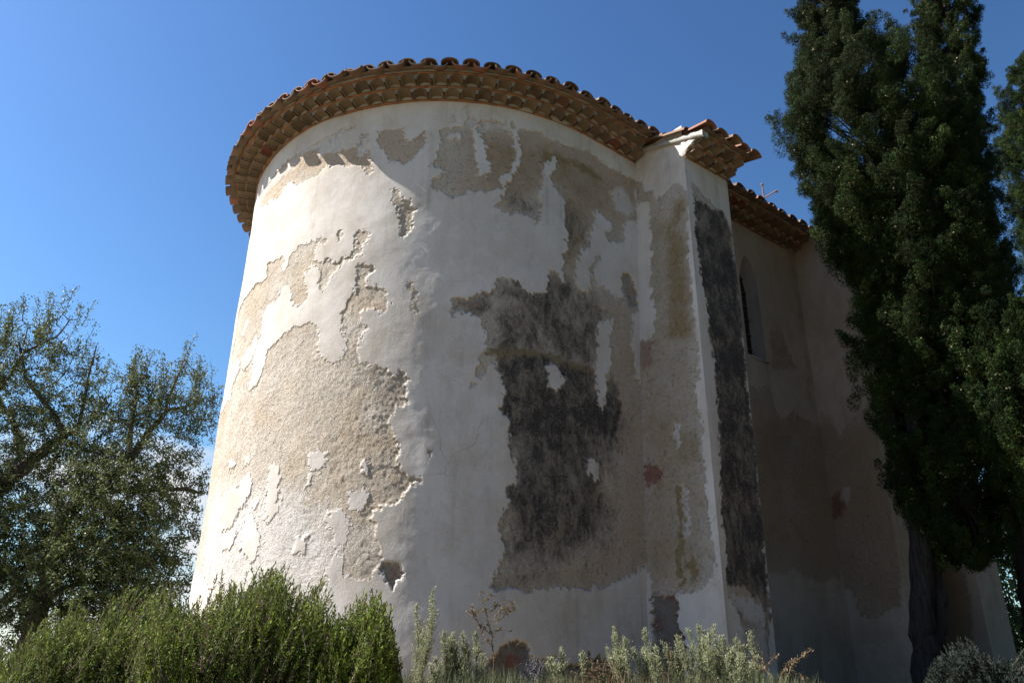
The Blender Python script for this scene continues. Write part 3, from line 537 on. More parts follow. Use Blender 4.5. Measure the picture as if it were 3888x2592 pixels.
# ------------------------------------------------------------------ terrain
AX, AY, RAD = -0.1316 * 6.6, 1.6031 * 6.6, 0.4317 * 6.6
DA = math.radians(51.8)
DV = np.array([math.sin(DA), math.cos(DA)]); NV = np.array([math.cos(DA), -math.sin(DA)])
def gz(x, y):
    x = np.asarray(x, float); y = np.asarray(y, float)
    g = 1.72 * sstep(1.0, 6.4, y + 0.10 * x * (x < 0)) + 0.12 * sstep(6.5, 12, y)
    g = np.where(y < 0, -0.05 * y * 0, g)
    return g + 0.035 * fbm(x * 0.9, y * 0.9, 0, 77, 3)
def polar(az, el, dist):
    """a place given by compass bearing, elevation angle and ground distance from the viewpoint"""
    a = np.radians(az); return np.stack([np.sin(a) * dist, np.cos(a) * dist, EYE + np.tan(np.radians(el)) * dist], -1)

t = NT('dry_earth'); c = t.coord()
n1 = t.noise(c, 1.3, 6); n2 = t.noise(c, 14, 6, 0.65)
col = t.mix(t.rng(n1, 0.35, 0.65), (0.17, 0.125, 0.08), (0.21, 0.175, 0.105))
col = t.mix(t.rng(n2, 0.4, 0.75, 0, 0.7), col, (0.26, 0.215, 0.15))
M_EARTH = t.finish(t.principled(col, 0.97, 0.1, t.bump(n2, 0.8, 0.03)))
xs = np.concatenate([-np.geomspace(400, 12.5, 24), np.arange(-12, 12.01, 0.2), np.geomspace(12.5, 400, 24)])
ys = np.concatenate([-np.geomspace(400, 4.2, 20), np.arange(-4, 18.01, 0.2), np.geomspace(18.5, 400, 24)])
GX, GY = np.meshgrid(xs, ys)
def gridf(r, c):
    i = np.arange((r - 1) * c).reshape(r - 1, c)[:, :-1]
    return np.stack([i, i + 1, i + 1 + c, i + c], -1).reshape(-1, 4)
ground = make_mesh('ground', np.stack([GX, GY, gz(GX, GY)], -1).reshape(-1, 3), gridf(len(ys), len(xs)), M_EARTH, smooth=True)
tag(ground, 'dry earth bank rising to the foot of the church', 'ground', kind='structure')

# ------------------------------------------------------------------ church
church = empty('church', (AX, AY, 0), 'whitewashed country church with flaking round apse, buttresses and canal tile eaves', 'church', rotz=math.atan2(DV[1], DV[0]))
Z0 = 8.20        # top of apse wall
ZB = 1.35        # walls start below ground
def pack(M):
    o = np.ones(M['peel'].size)
    f = lambda *k: np.stack([M[q].ravel() if q else o * 0 for q in k] + [o], -1)
    return {'m1': f('peel', 'dark', 'ochre'), 'm2': f('white', 'pink', 'brick'), 'm3': f('rubble', None, None)}
def relief(U, Z, M, S, seed, rough=1.0):
    """outward displacement: plaster skin about 2 cm thick over rough render"""
    pl = 0.016 * fbm(U * 1.1, Z * 1.1, 0, seed, 2) + 0.0032 * fbm(U * 4.5, Z * 4.5, 0, seed + 5, 2) + 0.0010 * fbm(U * 15, Z * 15, 0, seed + 9, 2)
    rg = 0.004 * fbm(U * 8, Z * 8, 0, seed + 11, 3, 0.6) + 0.0038 * fbm(U * 36, Z * 32, 0, seed + 13, 2, 0.7)
    dep = 0.003 + 0.0075 * sstep(-0.25, 0.45, fbm(U * 2.3, Z * 2.3, 0, seed + 21, 3))
    rg = rg * rough + (rough - 1) * 0.008 * fbm(U * 13, Z * 13, 0, seed + 19, 3, 0.6)
    rb = 0.035 * fbm(U * 5, Z * 6, 0, seed + 15, 2)
    return pl * (1 - 0.4 * M['step']) + M['step'] * (-dep + rg) + M['rubble'] * (-0.03 + rb)
def wall_sheet(name, P, N, U, Z, surf, seed, edge=None, ukey=1.0, mat=None):
    """P, N: (rows, cols, 3) base positions and outward normals"""
    M, S = wall_masks(surf, U, Z, ukey, seed)
    d = relief(U, Z, M, S, seed, 1.9 if surf in ('faceA', 'b2', 'b3') else 1.0)
    if edge is not None: d = d * edge
    V = P + N * d[..., None]
    r, c_ = U.shape
    return make_mesh(name, V.reshape(-1, 3), gridf(r, c_), mat or M_WALL, church, True, None, pack(M))

# apse wall (half round plus short straight return to the buttress)
aa = np.concatenate([np.arange(-0.90, 6.0, 0.0115), np.linspace(6.0, math.pi * RAD + 0.9, 60)])
zz = np.concatenate([np.linspace(ZB, 1.85, 8)[:-1], np.arange(1.85, Z0 + 0.0001, 0.0115)])
U, Z = np.meshgrid(aa, zz)
th = np.clip(U / RAD, 0, math.pi)
ext = np.where(U < 0, -U, np.where(U > math.pi * RAD, U - math.pi * RAD, 0))
P = np.stack([-RAD * np.sin(th) + ext, -RAD * np.cos(th), Z], -1)
N = np.stack([-np.sin(th), -np.cos(th), 0 * th], -1)
wall_sheet('apse_wall', P, N, U, Z, 'apse', 3)

# buttress beside the apse: left flank, front, right flank
def cs(z): return 0.87 - (8.2 - z) * 0.0423
def sr(z): return 1.60 + (z - 2.1) * 0.0155
BB = 3.64
buttress = None
def buttress_faces(s_left, width, surfA, surfB, seed, step, lean, label):
    top = 8.32; mat = M_WALL if surfB else M_WALL_DARK
    zz = np.arange(ZB, top, step)
    w = np.linspace(0, 1, int(0.86 / step) + 1)
    W, Z = np.meshgrid(w, zz)
    b = RAD - 0.06 + W * (BB - RAD + 0.06)
    ww = (b - RAD) / (BB - RAD)
    cz = s_left - (8.2 - Z) * lean
    s = cz + (s_left - cz) * np.clip(ww, 0, 1)
    P = np.stack([s, -b, Z], -1); Nn = np.zeros_like(P); Nn[..., 0] = -1
    e = sstep(0, 0.05, BB - b)
    if surfA: wall_sheet('buttress_flank', P, Nn, ww * 0.79 if surfA == 'faceA' else b, Z, surfA, seed, e, 0.79 if surfA == 'faceA' else 1.0, mat)
    # front
    zf = np.arange(ZB, 7.86 if surfB else 7.86, step)
    w = np.linspace(0, 1, int(width / step) + 1)
    W, Z = np.meshgrid(w, zf)
    right = s_left + width + (Z - 7.8) * 0.0155
    s = s_left + W * (right - s_left)
    P = np.stack([s, np.full_like(s, -BB), Z], -1); Nn = np.zeros_like(P); Nn[..., 1] = -1
    e = sstep(0, 0.05, s - s_left) * sstep(0, 0.05, right - s)
    wall_sheet('buttress_front', P, Nn, s, Z, surfB or 'none', seed + 20, e, 1.0, mat)
    # right flank
    zz2 = np.arange(ZB, top, 0.05); w = np.linspace(0, 1, 14)
    W, Z = np.meshgrid(w, zz2)
    b = BB - W * (BB - RAD + 0.06)
    P = np.stack([s_left + width + (np.minimum(Z, 7.8) - 7.8) * 0.0155, -b, Z], -1); Nn = np.zeros_like(P); Nn[..., 0] = 1
    wall_sheet('buttress_flank', P, Nn, b, Z, 'none', seed + 40, sstep(0, 0.05, BB - b))
buttress_faces(0.87, 0.82, 'faceA', 'faceB', 31, 0.0115, 0.0423, '')
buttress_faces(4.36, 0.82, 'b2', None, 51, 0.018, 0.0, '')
OPS['b3'] = [('peel', 1, .04, [(2.7, 1.2), (2.7, 6.5), (3.46, 6.5), (3.5, 3.2), (3.42, 2.6), (3.5, 1.2)]), ('pink', .5, .3, [(2.7, 1.2), (2.7, 3.5), (3.5, 3.5), (3.5, 1.2)])]
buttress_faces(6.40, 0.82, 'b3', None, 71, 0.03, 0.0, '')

# nave wall with lancet window
WS, WHW, WSILL, WSPR, WPK = 3.07, 0.205, 6.05, 7.17, 7.62
NT_ = 8.13; SE = 8.05
def arch_z(s):
    x = np.clip(np.abs(s - WS) / WHW, 0, 1)
    return WSPR + (WPK - WSPR) * (1 - x ** 1.75) ** 0.8
def nave_block(su, zl, zh, nz):
    """rectangular block of wall between heights zl(s) and zh(s)"""
    k = np.linspace(0, 1, nz)
    S_, K = np.meshgrid(su, k)
    Z_ = zl(S_) + K * (zh(S_) - zl(S_))
    return S_, Z_
blocks = []
cst = lambda v: (lambda s: np.full_like(s, v))
blocks.append(nave_block(np.arange(1.55, WS - WHW + 0.001, 0.018), cst(ZB), cst(NT_), 340))
blocks.append(nave_block(np.concatenate([np.arange(WS + WHW, 4.42, 0.018), np.linspace(4.45, SE, 60)]), cst(ZB), cst(NT_), 340))
sw = np.linspace(WS - WHW, WS + WHW, 31)
blocks.append(nave_block(sw, cst(ZB), cst(WSILL), 236))
blocks.append(nave_block(sw, arch_z, cst(NT_), 60))
Vs, Fs, Cs, off = [], [], {'m1': [], 'm2': [], 'm3': []}, 0
for S_, Z_ in blocks:
    Mk, Sd = wall_masks('nave', S_, Z_, 1.0, 61)
    d = relief(S_, Z_, Mk, Sd, 61)
    dw = np.maximum(np.abs(S_ - WS) - WHW, np.maximum(WSILL - Z_, Z_ - arch_z(S_)))
    d = d * sstep(0.0, 0.06, dw)
    Vs.append(np.stack([S_, -(RAD + d), Z_], -1).reshape(-1, 3)); Fs.append(gridf(*S_.shape) + off); off += S_.size
    for k_, a_ in pack(Mk).items(): Cs[k_].append(a_)
make_mesh('nave_wall', np.concatenate(Vs), np.concatenate(Fs), M_WALL_DARK, church, True, None, {k_: np.concatenate(a_) for k_, a_ in Cs.items()})

# the window: splayed reveal, dark glass, bars, sill
win = bpy.data.objects.new('window', None); COL.objects.link(win); win.parent = church; win.location = (WS, -RAD, WSILL)
def outline(hw, sill, spr, pk, n=24):
    x = np.linspace(-1, 1, n)
    up = [(-hw, z) for z in np.linspace(sill, spr, 12)[:-1]]
    ar = [(q * hw, spr + (pk - spr) * (1 - abs(q) ** 1.75) ** 0.8) for q in x]
    dn = [(hw, z) for z in np.linspace(spr, sill, 12)[1:]]
    return np.array(up + ar + dn)
o1 = outline(WHW, 0, WSPR - WSILL, WPK - WSILL); o2 = outline(WHW * 0.75, 0.05, WSPR - WSILL - 0.02, WPK - WSILL - 0.09)
n_ = len(o1); nd = 8
rings = [np.stack([o1[:, 0] * (1 - f) + o2[:, 0] * f, np.full(n_, 0.18 * f), o1[:, 1] * (1 - f) + o2[:, 1] * f], -1) for f in np.linspace(0, 1, nd)]
RV = np.concatenate(rings); q = []
for r_ in range(nd - 1):
    for i in range(n_):
        j = (i + 1) % n_; q.append((r_ * n_ + i, r_ * n_ + j, (r_ + 1) * n_ + j, (r_ + 1) * n_ + i))
zero = np.zeros((len(RV), 4)); zero[:, 3] = 1
make_mesh('reveal', RV, np.array(q), M_REVEAL, win, False, None, {'m1': zero, 'm2': zero, 'm3': zero})
pv = np.stack([o2[:, 0], np.full(n_, 0.178), o2[:, 1]], -1); pv = np.concatenate([pv, [[0, 0.178, 0.6]]])
make_mesh('pane', pv, np.array([(i, (i + 1) % n_, n_) for i in range(n_)]), M_GLASS, win)
b_ = MB()
for z_ in np.arange(0.2, 1.45, 0.22): b_.box((-0.148, 0.158, z_), (0.148, 0.17, z_ + 0.014))
b_.box((-0.007, 0.146, 0.05), (0.007, 0.1575, 1.46))
b_.build('bars', M_IRON, win)
b_ = MB(); b_.box((-WHW - 0.02, -0.02, -0.03), (WHW + 0.02, 0.0, -0.003)); b_.box((-WHW + 0.003, 0.0005, -0.045), (WHW - 0.003, 0.17, -0.001))
b_.build('sill', M_MORTAR, win)

# far side wall, west front with bell gable, iron cross
zero4 = lambda n: {k_: np.tile([[0, 0, 0, 1.0]], (n, 1)) for k_ in ('m1', 'm2', 'm3')}
def plain_wall(name, pts, faces):
    return make_mesh(name, np.array(pts, float), np.array(faces), M_WALL, church, False, None, zero4(len(pts)))
plain_wall('nave_wall', [(0, RAD, ZB), (SE, RAD, ZB), (SE, RAD, 8.2), (0, RAD, 8.2)], [(1, 0, 3, 2)])
fr = [(-RAD, ZB), (-RAD, 8.3), (-0.75, 8.95), (-0.75, 11.2), (-0.3, 11.75), (0.3, 11.75), (0.75, 11.2), (0.75, 8.95), (RAD, 8.3), (RAD, ZB)]
fv = [(SE, -b, z) for b, z in fr] + [(SE + 0.5, -b, z) for b, z in fr]
nn = len(fr)
ff = [(i, (i + 1) % nn, nn + (i + 1) % nn, nn + i) for i in range(nn)]
cap = [(0, 1, 8, 9), (1, 2, 7, 8), (2, 3, 6, 7), (3, 4, 5, 6)]
plain_wall('west_front', fv, ff + [tuple(c_) for c_ in cap] + [tuple(i + nn for i in reversed(c_)) for c_ in cap])
crs = bpy.data.objects.new('cross', None); COL.objects.link(crs); crs.parent = church; crs.location = (SE + 0.25, 0.0, 11.75)
b_ = MB(); b_.tubes([(0, 0, -0.1)], [(0, 0, 0.98)], 0.022, 0.016, 8); b_.tubes([(-0.02, -0.33, 0.62)], [(0.02, 0.33, 0.62)], 0.016, 0.016, 8)
for p_ in ((0, 0, 0.98), (0, -0.33, 0.62), (0, 0.33, 0.62)): b_.box((p_[0] - 0.022, p_[1] - 0.022, p_[2] - 0.022), (p_[0] + 0.022, p_[1] + 0.022, p_[2] + 0.022))
b_.build('cross_arms', M_IRON, crs)

# ---- eaves: two rows of canal tiles between thin brick courses, then the roof tiles
def arc_frame(a):
    """wall metres a (apse path) -> origin, outward normal, tangent"""
    if a < 0: return np.array([-a, -RAD]), np.array([0, -1.0]), np.array([-1.0, 0])
    if a > math.pi * RAD: return np.array([a - math.pi * RAD, RAD]), np.array([0, 1.0]), np.array([1.0, 0])
    th = a / RAD
    n = np.array([-math.sin(th), -math.cos(th)]); return n * RAD, n, np.array([-math.cos(th), math.sin(th)])
def line_frame(b):
    return lambda a: (np.array([a, -b]), np.array([0, -1.0]), np.array([1.0, 0]))
def mapper(fr, z0):
    o, n, tg = fr
    n3, t3, o3 = np.array([*n, 0]), np.array([*tg, 0]), np.array([*o, z0])
    return lambda V: o3 + V[:, 0:1] * t3 + V[:, 1:2] * n3 + V[:, 2:3] * np.array([0, 0, 1.0])
def arch_shell(w, h, y0, y1, thick, seg=12, inv=False, z=0.0, slope=0.0, taper=1.0):
    """half barrel tile, axis along y (outwards); V: tangent, outward, up"""
    a = np.linspace(0, math.pi, seg + 1); V = []
    for y, k in ((y0, taper), (y1, 1.0)):
        for rr in (1.0, 1 - 2 * thick / w):
            x = np.cos(a) * w / 2 * rr * k; zz_ = np.sin(a) * (h * (rr if rr == 1 else 1 - thick / h)) * k
            if inv: zz_ = h - zz_
            V.append(np.stack([x, np.full(seg + 1, y), zz_ + z - slope * y], -1))
    V = np.concatenate(V); n = seg + 1; i = np.arange(seg); Q = []
    A, B, C, D = 0, n, 2 * n, 3 * n      # inner-end outer, inner-end inner, mouth outer, mouth inner
    Q += [np.stack([A + i, A + i + 1, C + i + 1, C + i], -1), np.stack([B + i + 1, B + i, D + i, D + i + 1], -1), np.stack([C + i, C + i + 1, D + i + 1, D + i], -1), np.stack([A + i + 1, A + i, B + i, B + i + 1], -1)]
    Q.append(np.array([(A, C, D, B), (A + seg, B + seg, D + seg, C + seg)]))
    return V, np.concatenate(Q)
CO = [(0.15, 0.019, 0.078), (0.285, 0.097, 0.162)]      # tip, base, top of the two tile rows
BRK = [(0.022, 0.0, 0.019, -0.03), (0.163, 0.079, 0.096, 0.02), (0.302, 0.163, 0.180, 0.15)]
def eaves(frame, a0, a1, z0, curved, seed, name='cornice', plaster_ends=False):
    rng = rs(seed)
    tl, br, mo, bd = MB(), MB(), MB(), MB()
    for row, (tip, hb, ht) in enumerate(CO):
        sp = 0.19 * (RAD / (RAD + tip) if curved else 1.0)
        n = max(2, int(round((a1 - a0) / sp))); sp = (a1 - a0) / n
        w_tip = sp * ((RAD + tip) / RAD if curved else 1.0)
        for i in range(n):
            a = a0 + (i + 0.5 + (0.5 if row and curved else 0)) * sp
            if a > a1: continue
            fr = frame(a); mp = mapper(fr, z0)
            j = rng.normal(0, 0.009); hgt = (ht - hb) * rng.uniform(0.95, 1.04)
            w = w_tip * rng.uniform(0.85, 0.90)
            V, Q = arch_shell(w, hgt, tip - 0.20, tip + j, 0.014, 12, z=hb)
            dr = rng.normal(0, 0.03); V = V.copy(); V[:, 0] += dr * (V[:, 1] - tip)
            tl.add(mp(V), Q, rnd=rng.rand())
            # spandrel mortar between the barrels
            sg = 12; an = np.linspace(0, math.pi, sg + 1); ys = tip - 0.013
            lo = np.stack([np.cos(an) * w / 2, np.full(sg + 1, ys), hb + np.sin(an) * hgt * 0.97], -1)
            up = np.stack([np.clip(np.cos(an) * 1.5, -1, 1) * w_tip / 2, np.full(sg + 1, ys), np.full(sg + 1, ht + 0.003)], -1)
            up[0, 2] = up[-1, 2] = hb
            k = np.arange(sg); mo.add(mp(np.concatenate([lo, up])), np.stack([k, k + 1, k + 2 + sg, k + 1 + sg], -1))
            # mortar bedding at the back of the barrel
            lo = np.stack([np.cos(an) * w / 2 * 0.96, np.full(sg + 1, tip - 0.15) + 0.03 * np.sin(an), hb + np.sin(an) * hgt * 0.97], -1)
            lo2 = np.stack([np.cos(an) * w / 2 * 0.6, np.full(sg + 1, tip - 0.165), hb + np.sin(an) * hgt * 0.4], -1)
            lo3 = np.stack([np.cos(an) * w / 2 * 0.5, np.full(sg + 1, tip - 0.165), np.full(sg + 1, hb)], -1)
            bd.add(mp(np.concatenate([lo, lo2, lo3])), np.concatenate([np.stack([k, k + 1, k + 2 + sg, k + 1 + sg], -1), np.stack([k + 1 + sg, k + 2 + sg, k + 3 + 2 * sg, k + 2 + 2 * sg], -1)]))
    for tip, h0, h1, back in BRK:
        sp = 0.235 * (RAD / (RAD + tip) if curved else 1.0)
        n = max(1, int(round((a1 - a0) / sp))); sp = (a1 - a0) / n
        for i in range(n):
            a = a0 + (i + 0.5) * sp; mp = mapper(frame(a), z0)
            wt = sp * ((RAD + tip) / RAD if curved else 1.0) - 0.004; wb = sp * ((RAD + back) / RAD if curved else 1.0) - 0.002
            j = rng.normal(0, 0.003)
            V = np.array([(-wb / 2, back, h0), (wb / 2, back, h0), (wt / 2, tip + j, h0), (-wt / 2, tip + j, h0), (-wb / 2, back, h1), (wb / 2, back, h1), (wt / 2, tip + j, h1), (-wt / 2, tip + j, h1)])
            br.add(mp(V), [(0, 3, 2, 1), (4, 5, 6, 7), (0, 1, 5, 4), (1, 2, 6, 5), (2, 3, 7, 6), (3, 0, 4, 7)], rnd=rng.rand())
    # solid core
    prof = np.array([(-0.25, 0.001), (0.018, 0.001), (0.018, 0.0785), (0.157, 0.0805), (0.157, 0.1625), (0.296, 0.1645), (0.296, 0.207), (0.30, 0.215), (-0.25, 0.36)])
    m = int((a1 - a0) / 0.06) + 2; av = np.linspace(a0, a1, m); CV = []
    for a in av:
        mp = mapper(frame(a), z0); CV.append(mp(np.stack([np.zeros(len(prof)), prof[:, 0], prof[:, 1]], -1)))
    pn = len(prof); Q = [(i * pn + k, i * pn + (k + 1) % pn, (i + 1) * pn + (k + 1) % pn, (i + 1) * pn + k) for i in range(m - 1) for k in range(pn)]
    mo.add(np.concatenate(CV), Q)
    root = bpy.data.objects.new(name, None); COL.objects.link(root); root.parent = church
    if plaster_ends:
        pe = np.array([(-0.02, -0.003), (0.02, -0.003), (0.02, 0.07), (0.06, 0.076), (0.11, 0.098), (0.15, 0.10), (0.165, 0.14), (0.22, 0.156), (0.296, 0.162), (0.296, 0.172), (-0.02, 0.30)])
        ev = np.concatenate([mapper(frame(a_), z0)(np.stack([np.zeros(len(pe)) + o_, pe[:, 0], pe[:, 1]], -1)) for a_, o_ in ((a0, -0.012), (a0, 0.03))])
        ne = len(pe); cen = ev[:ne].mean(0, keepdims=True); ev = np.concatenate([ev, cen])
        make_mesh('eave_end', ev, [np.array([(i, (i + 1) % ne, 2 * ne) for i in range(ne)]), np.array([(i, i + ne, (i + 1) % ne + ne, (i + 1) % ne) for i in range(ne)])], M_WALL, root, False, None, {k_: np.tile([[0, 0, 0, 1.0]], (len(ev), 1)) for k_ in ('m1', 'm2', 'm3')})
    SV = []
    for a in av:
        SV.append(mapper(frame(a), z0)(np.array([(0, 0.20, 0.252), (0, 0.375, 0.194), (0, 0.375, 0.200), (0, 0.20, 0.258)])))
    bd.add(np.concatenate(SV), [(i * 4 + k, i * 4 + (k + 1) % 4, (i + 1) * 4 + (k + 1) % 4, (i + 1) * 4 + k) for i in range(m - 1) for k in range(4)])
    tl.build('eave_tile_rows', M_TILE, root, True).data.set_sharp_from_angle(angle=0.7)
    br.build('brick_courses', M_BRICK, root)
    mo.build('mortar', M_MORTAR, root); bd.build('mortar_bed', M_BED, root)
    return root
def roof_tiles(frame, a0, a1, z0, curved, seed, courses=3, slope=0.33, tipc=0.405, tipd=0.432, hz=0.148, sp0=0.245):
    rng = rs(seed); m = MB()
    sp = sp0 * (RAD / (RAD + 0.41) if curved else 1.0)
    n = max(2, int(round((a1 - a0) / sp))); sp = (a1 - a0) / n
    L = 0.40
    for c_ in range(courses):
        for i in range(n + 1):
            for kind in (0, 1):
                a = a0 + (i + (0.5 if kind else 0.0)) * sp
                if a > a1 + 1e-6: continue
                mp = mapper(frame(a), z0)
                tip = (tipd if kind else tipc) - c_ * 0.33 + rng.normal(0, 0.014)
                rad = (RAD + tip) / (RAD + 0.41) if curved else 1.0
                w = 0.205 * rad * rng.uniform(0.96, 1.03)
                if kind == 0: V, Q = arch_shell(w, 0.078, tip - L, tip, 0.013, 10, z=0.0, taper=0.85)
                else: V, Q = arch_shell(w * 0.98, 0.062, tip - L, tip, 0.013, 10, inv=True, z=0.0, taper=0.9)
                V = V.copy(); yy = V[:, 1]
                lift = 0.045 if kind == 0 else 0.0
                V[:, 2] += hz + lift + (0.41 - yy) * slope + c_ * 0.004 + (0.018 * (yy - tip + L) / L) + rng.normal(0, 0.006)
                V[:, 0] += rng.normal(0, 0.05) * (yy - tip)
                m.add(mp(V), Q, rnd=rng.rand() if c_ or kind == 0 else 0.35 * rng.rand() + 0.45 * (rng.rand() < 0.25) + 0.2)
    o = m.build('roof_tiles', M_ROOF, church, True); o.data.set_sharp_from_angle(angle=0.7)
    return o
AEND = math.pi * RAD + 0.85
eaves(arc_frame, -0.85, AEND, Z0, True, 101)
roof_tiles(arc_frame, -0.80, AEND, Z0, True, 102)
ZN = 8.13
eaves(line_frame(RAD), 1.72, 4.34, ZN, False, 103)
roof_tiles(line_frame(RAD), 1.80, 4.30, ZN, False, 104)
eaves(line_frame(RAD), 5.2, 6.38, ZN, False, 105)
for k_, s_ in enumerate((0.87, 4.36, 6.40)):
    eaves(line_frame(BB), s_, s_ + 0.83, 7.845, False, 110 + k_, plaster_ends=True)
    roof_tiles(line_frame(BB), s_ + 0.02, s_ + 0.90, 7.845, False, 120 + k_, courses=4, sp0=0.2, tipc=0.43, tipd=0.40)
    # mortar verge under the end tiles and sloping top of the buttress
    v_ = MB(); yb0, yb1 = RAD + 0.02, BB + 0.33
    zt = lambda b: 7.845 + 0.140 + (0.41 - (b - BB)) * 0.33
    for lo_s, hi_s, yb1 in ((s_ - 0.03, s_ + 0.07, BB + 0.33), (s_ + 0.071, s_ + 0.83, BB + 0.02)):
        bs = np.linspace(yb0, yb1, 24); rr = rs(200 + k_)
        lo_, hi_ = [], []
        for b in bs:
            z_ = zt(b); j = rr.normal(0, 0.004)
            lo_.append([(lo_s + j, -b, z_ - 0.055 + rr.normal(0, 0.004)), (hi_s, -b, z_ - 0.055)]); hi_.append([(lo_s + j, -b, z_ + 0.02), (hi_s, -b, z_ + 0.02)])
        V = np.array([[l[0], l[1], h[1], h[0]] for l, h in zip(lo_, hi_)]).reshape(-1, 3)
        Q = [(i * 4 + k, i * 4 + (k + 1) % 4, i * 4 + 4 + (k + 1) % 4, i * 4 + 4 + k) for i in range(23) for k in range(4)] + [(0, 1, 2, 3), (95, 94, 93, 92)]
        v_.add(V, Q)
    v_.build('verge_mortar', M_MORTAR, church)

# main roof: half cone over the apse, two slopes over the nave
r_ = MB(); er = RAD + 0.2; rz = Z0 + 0.140 + 0.21 * 0.33 + 0.01; apex = rz + er * 0.33
th = np.linspace(0, math.pi, 49)
ring = np.stack([-er * np.sin(th), -er * np.cos(th), np.full(49, rz)], -1)
r_.add(np.concatenate([ring, [[0, 0, apex]]]), None, [(i, 49, i + 1) for i in range(48)])
r_.add([(0, -er, rz), (SE + 0.6, -er, rz), (SE + 0.6, 0, apex), (0, 0, apex), (0, er, rz), (SE + 0.6, er, rz)], [(0, 1, 2, 3), (3, 2, 5, 4)])
r_.build('roof', M_ROOF, church)
# ------------------------------------------------------------------ plants: materials
M_BARK = simple_material('dark_bark', (0.055, 0.042, 0.033), (0.10, 0.082, 0.066), 6, 0.95, 0.9, 0.02, (1, 1, 0.35))
M_CYPBARK = simple_material('grey_bark', (0.022, 0.018, 0.016), (0.085, 0.074, 0.068), 34, 0.95, 1.0, 0.05, (1, 1, 0.09))
M_WOOD = simple_material('woody_stem', (0.075, 0.055, 0.042), (0.13, 0.10, 0.08), 20, 0.95, 0.5, 0.004)
M_OAK = leaf_material('small_leaf', [(0.0, (0.026, 0.042, 0.014)), (0.5, (0.050, 0.074, 0.023)), (0.85, (0.085, 0.11, 0.035)), (1.0, (0.14, 0.155, 0.052))], 0.22, 0.5, 0.18)
M_CYP = leaf_material('cypress_scale', [(0.0, (0.005, 0.012, 0.003)), (0.4, (0.011, 0.025, 0.005)), (0.75, (0.027, 0.050, 0.009)), (0.96, (0.06, 0.09, 0.018)), (1.0, (0.28, 0.24, 0.14))], 0.03, 0.7, 0.06)
M_ROSE = leaf_material('rosemary_needle', [(0.0, (0.024, 0.060, 0.006)), (0.45, (0.078, 0.150, 0.009)), (0.85, (0.175, 0.245, 0.012)), (0.93, (0.28, 0.32, 0.025)), (1.0, (0.13, 0.10, 0.06))], 0.20, 0.6, 0.12)
M_FLEA = leaf_material('fleabane_leaf', [(0.0, (0.11, 0.135, 0.06)), (0.5, (0.235, 0.255, 0.135)), (0.85, (0.37, 0.385, 0.24)), (1.0, (0.46, 0.42, 0.30))], 0.25, 0.75, 0.1)
M_UNDER = leaf_material('low_herb', [(0.0, (0.035, 0.05, 0.018)), (0.5, (0.08, 0.10, 0.042)), (1.0, (0.20, 0.21, 0.12))], 0.15, 0.75, 0.1)
M_DRY = leaf_material('dry_stalk', [(0.0, (0.085, 0.055, 0.032)), (0.5, (0.15, 0.105, 0.058)), (1.0, (0.25, 0.20, 0.125))], 0.12, 0.85, 0.1)
M_GREY = leaf_material('grey_dead_twig', [(0.0, (0.16, 0.145, 0.145)), (0.6, (0.26, 0.24, 0.24)), (1.0, (0.36, 0.33, 0.33))], 0.05, 0.9, 0.1)
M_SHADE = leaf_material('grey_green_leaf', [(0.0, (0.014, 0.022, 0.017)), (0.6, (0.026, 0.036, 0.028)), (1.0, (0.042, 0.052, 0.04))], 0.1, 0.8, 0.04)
M_IVY = leaf_material('broad_leaf', [(0.0, (0.04, 0.075, 0.02)), (0.6, (0.09, 0.14, 0.035)), (1.0, (0.17, 0.21, 0.06))], 0.3, 0.35, 0.5)

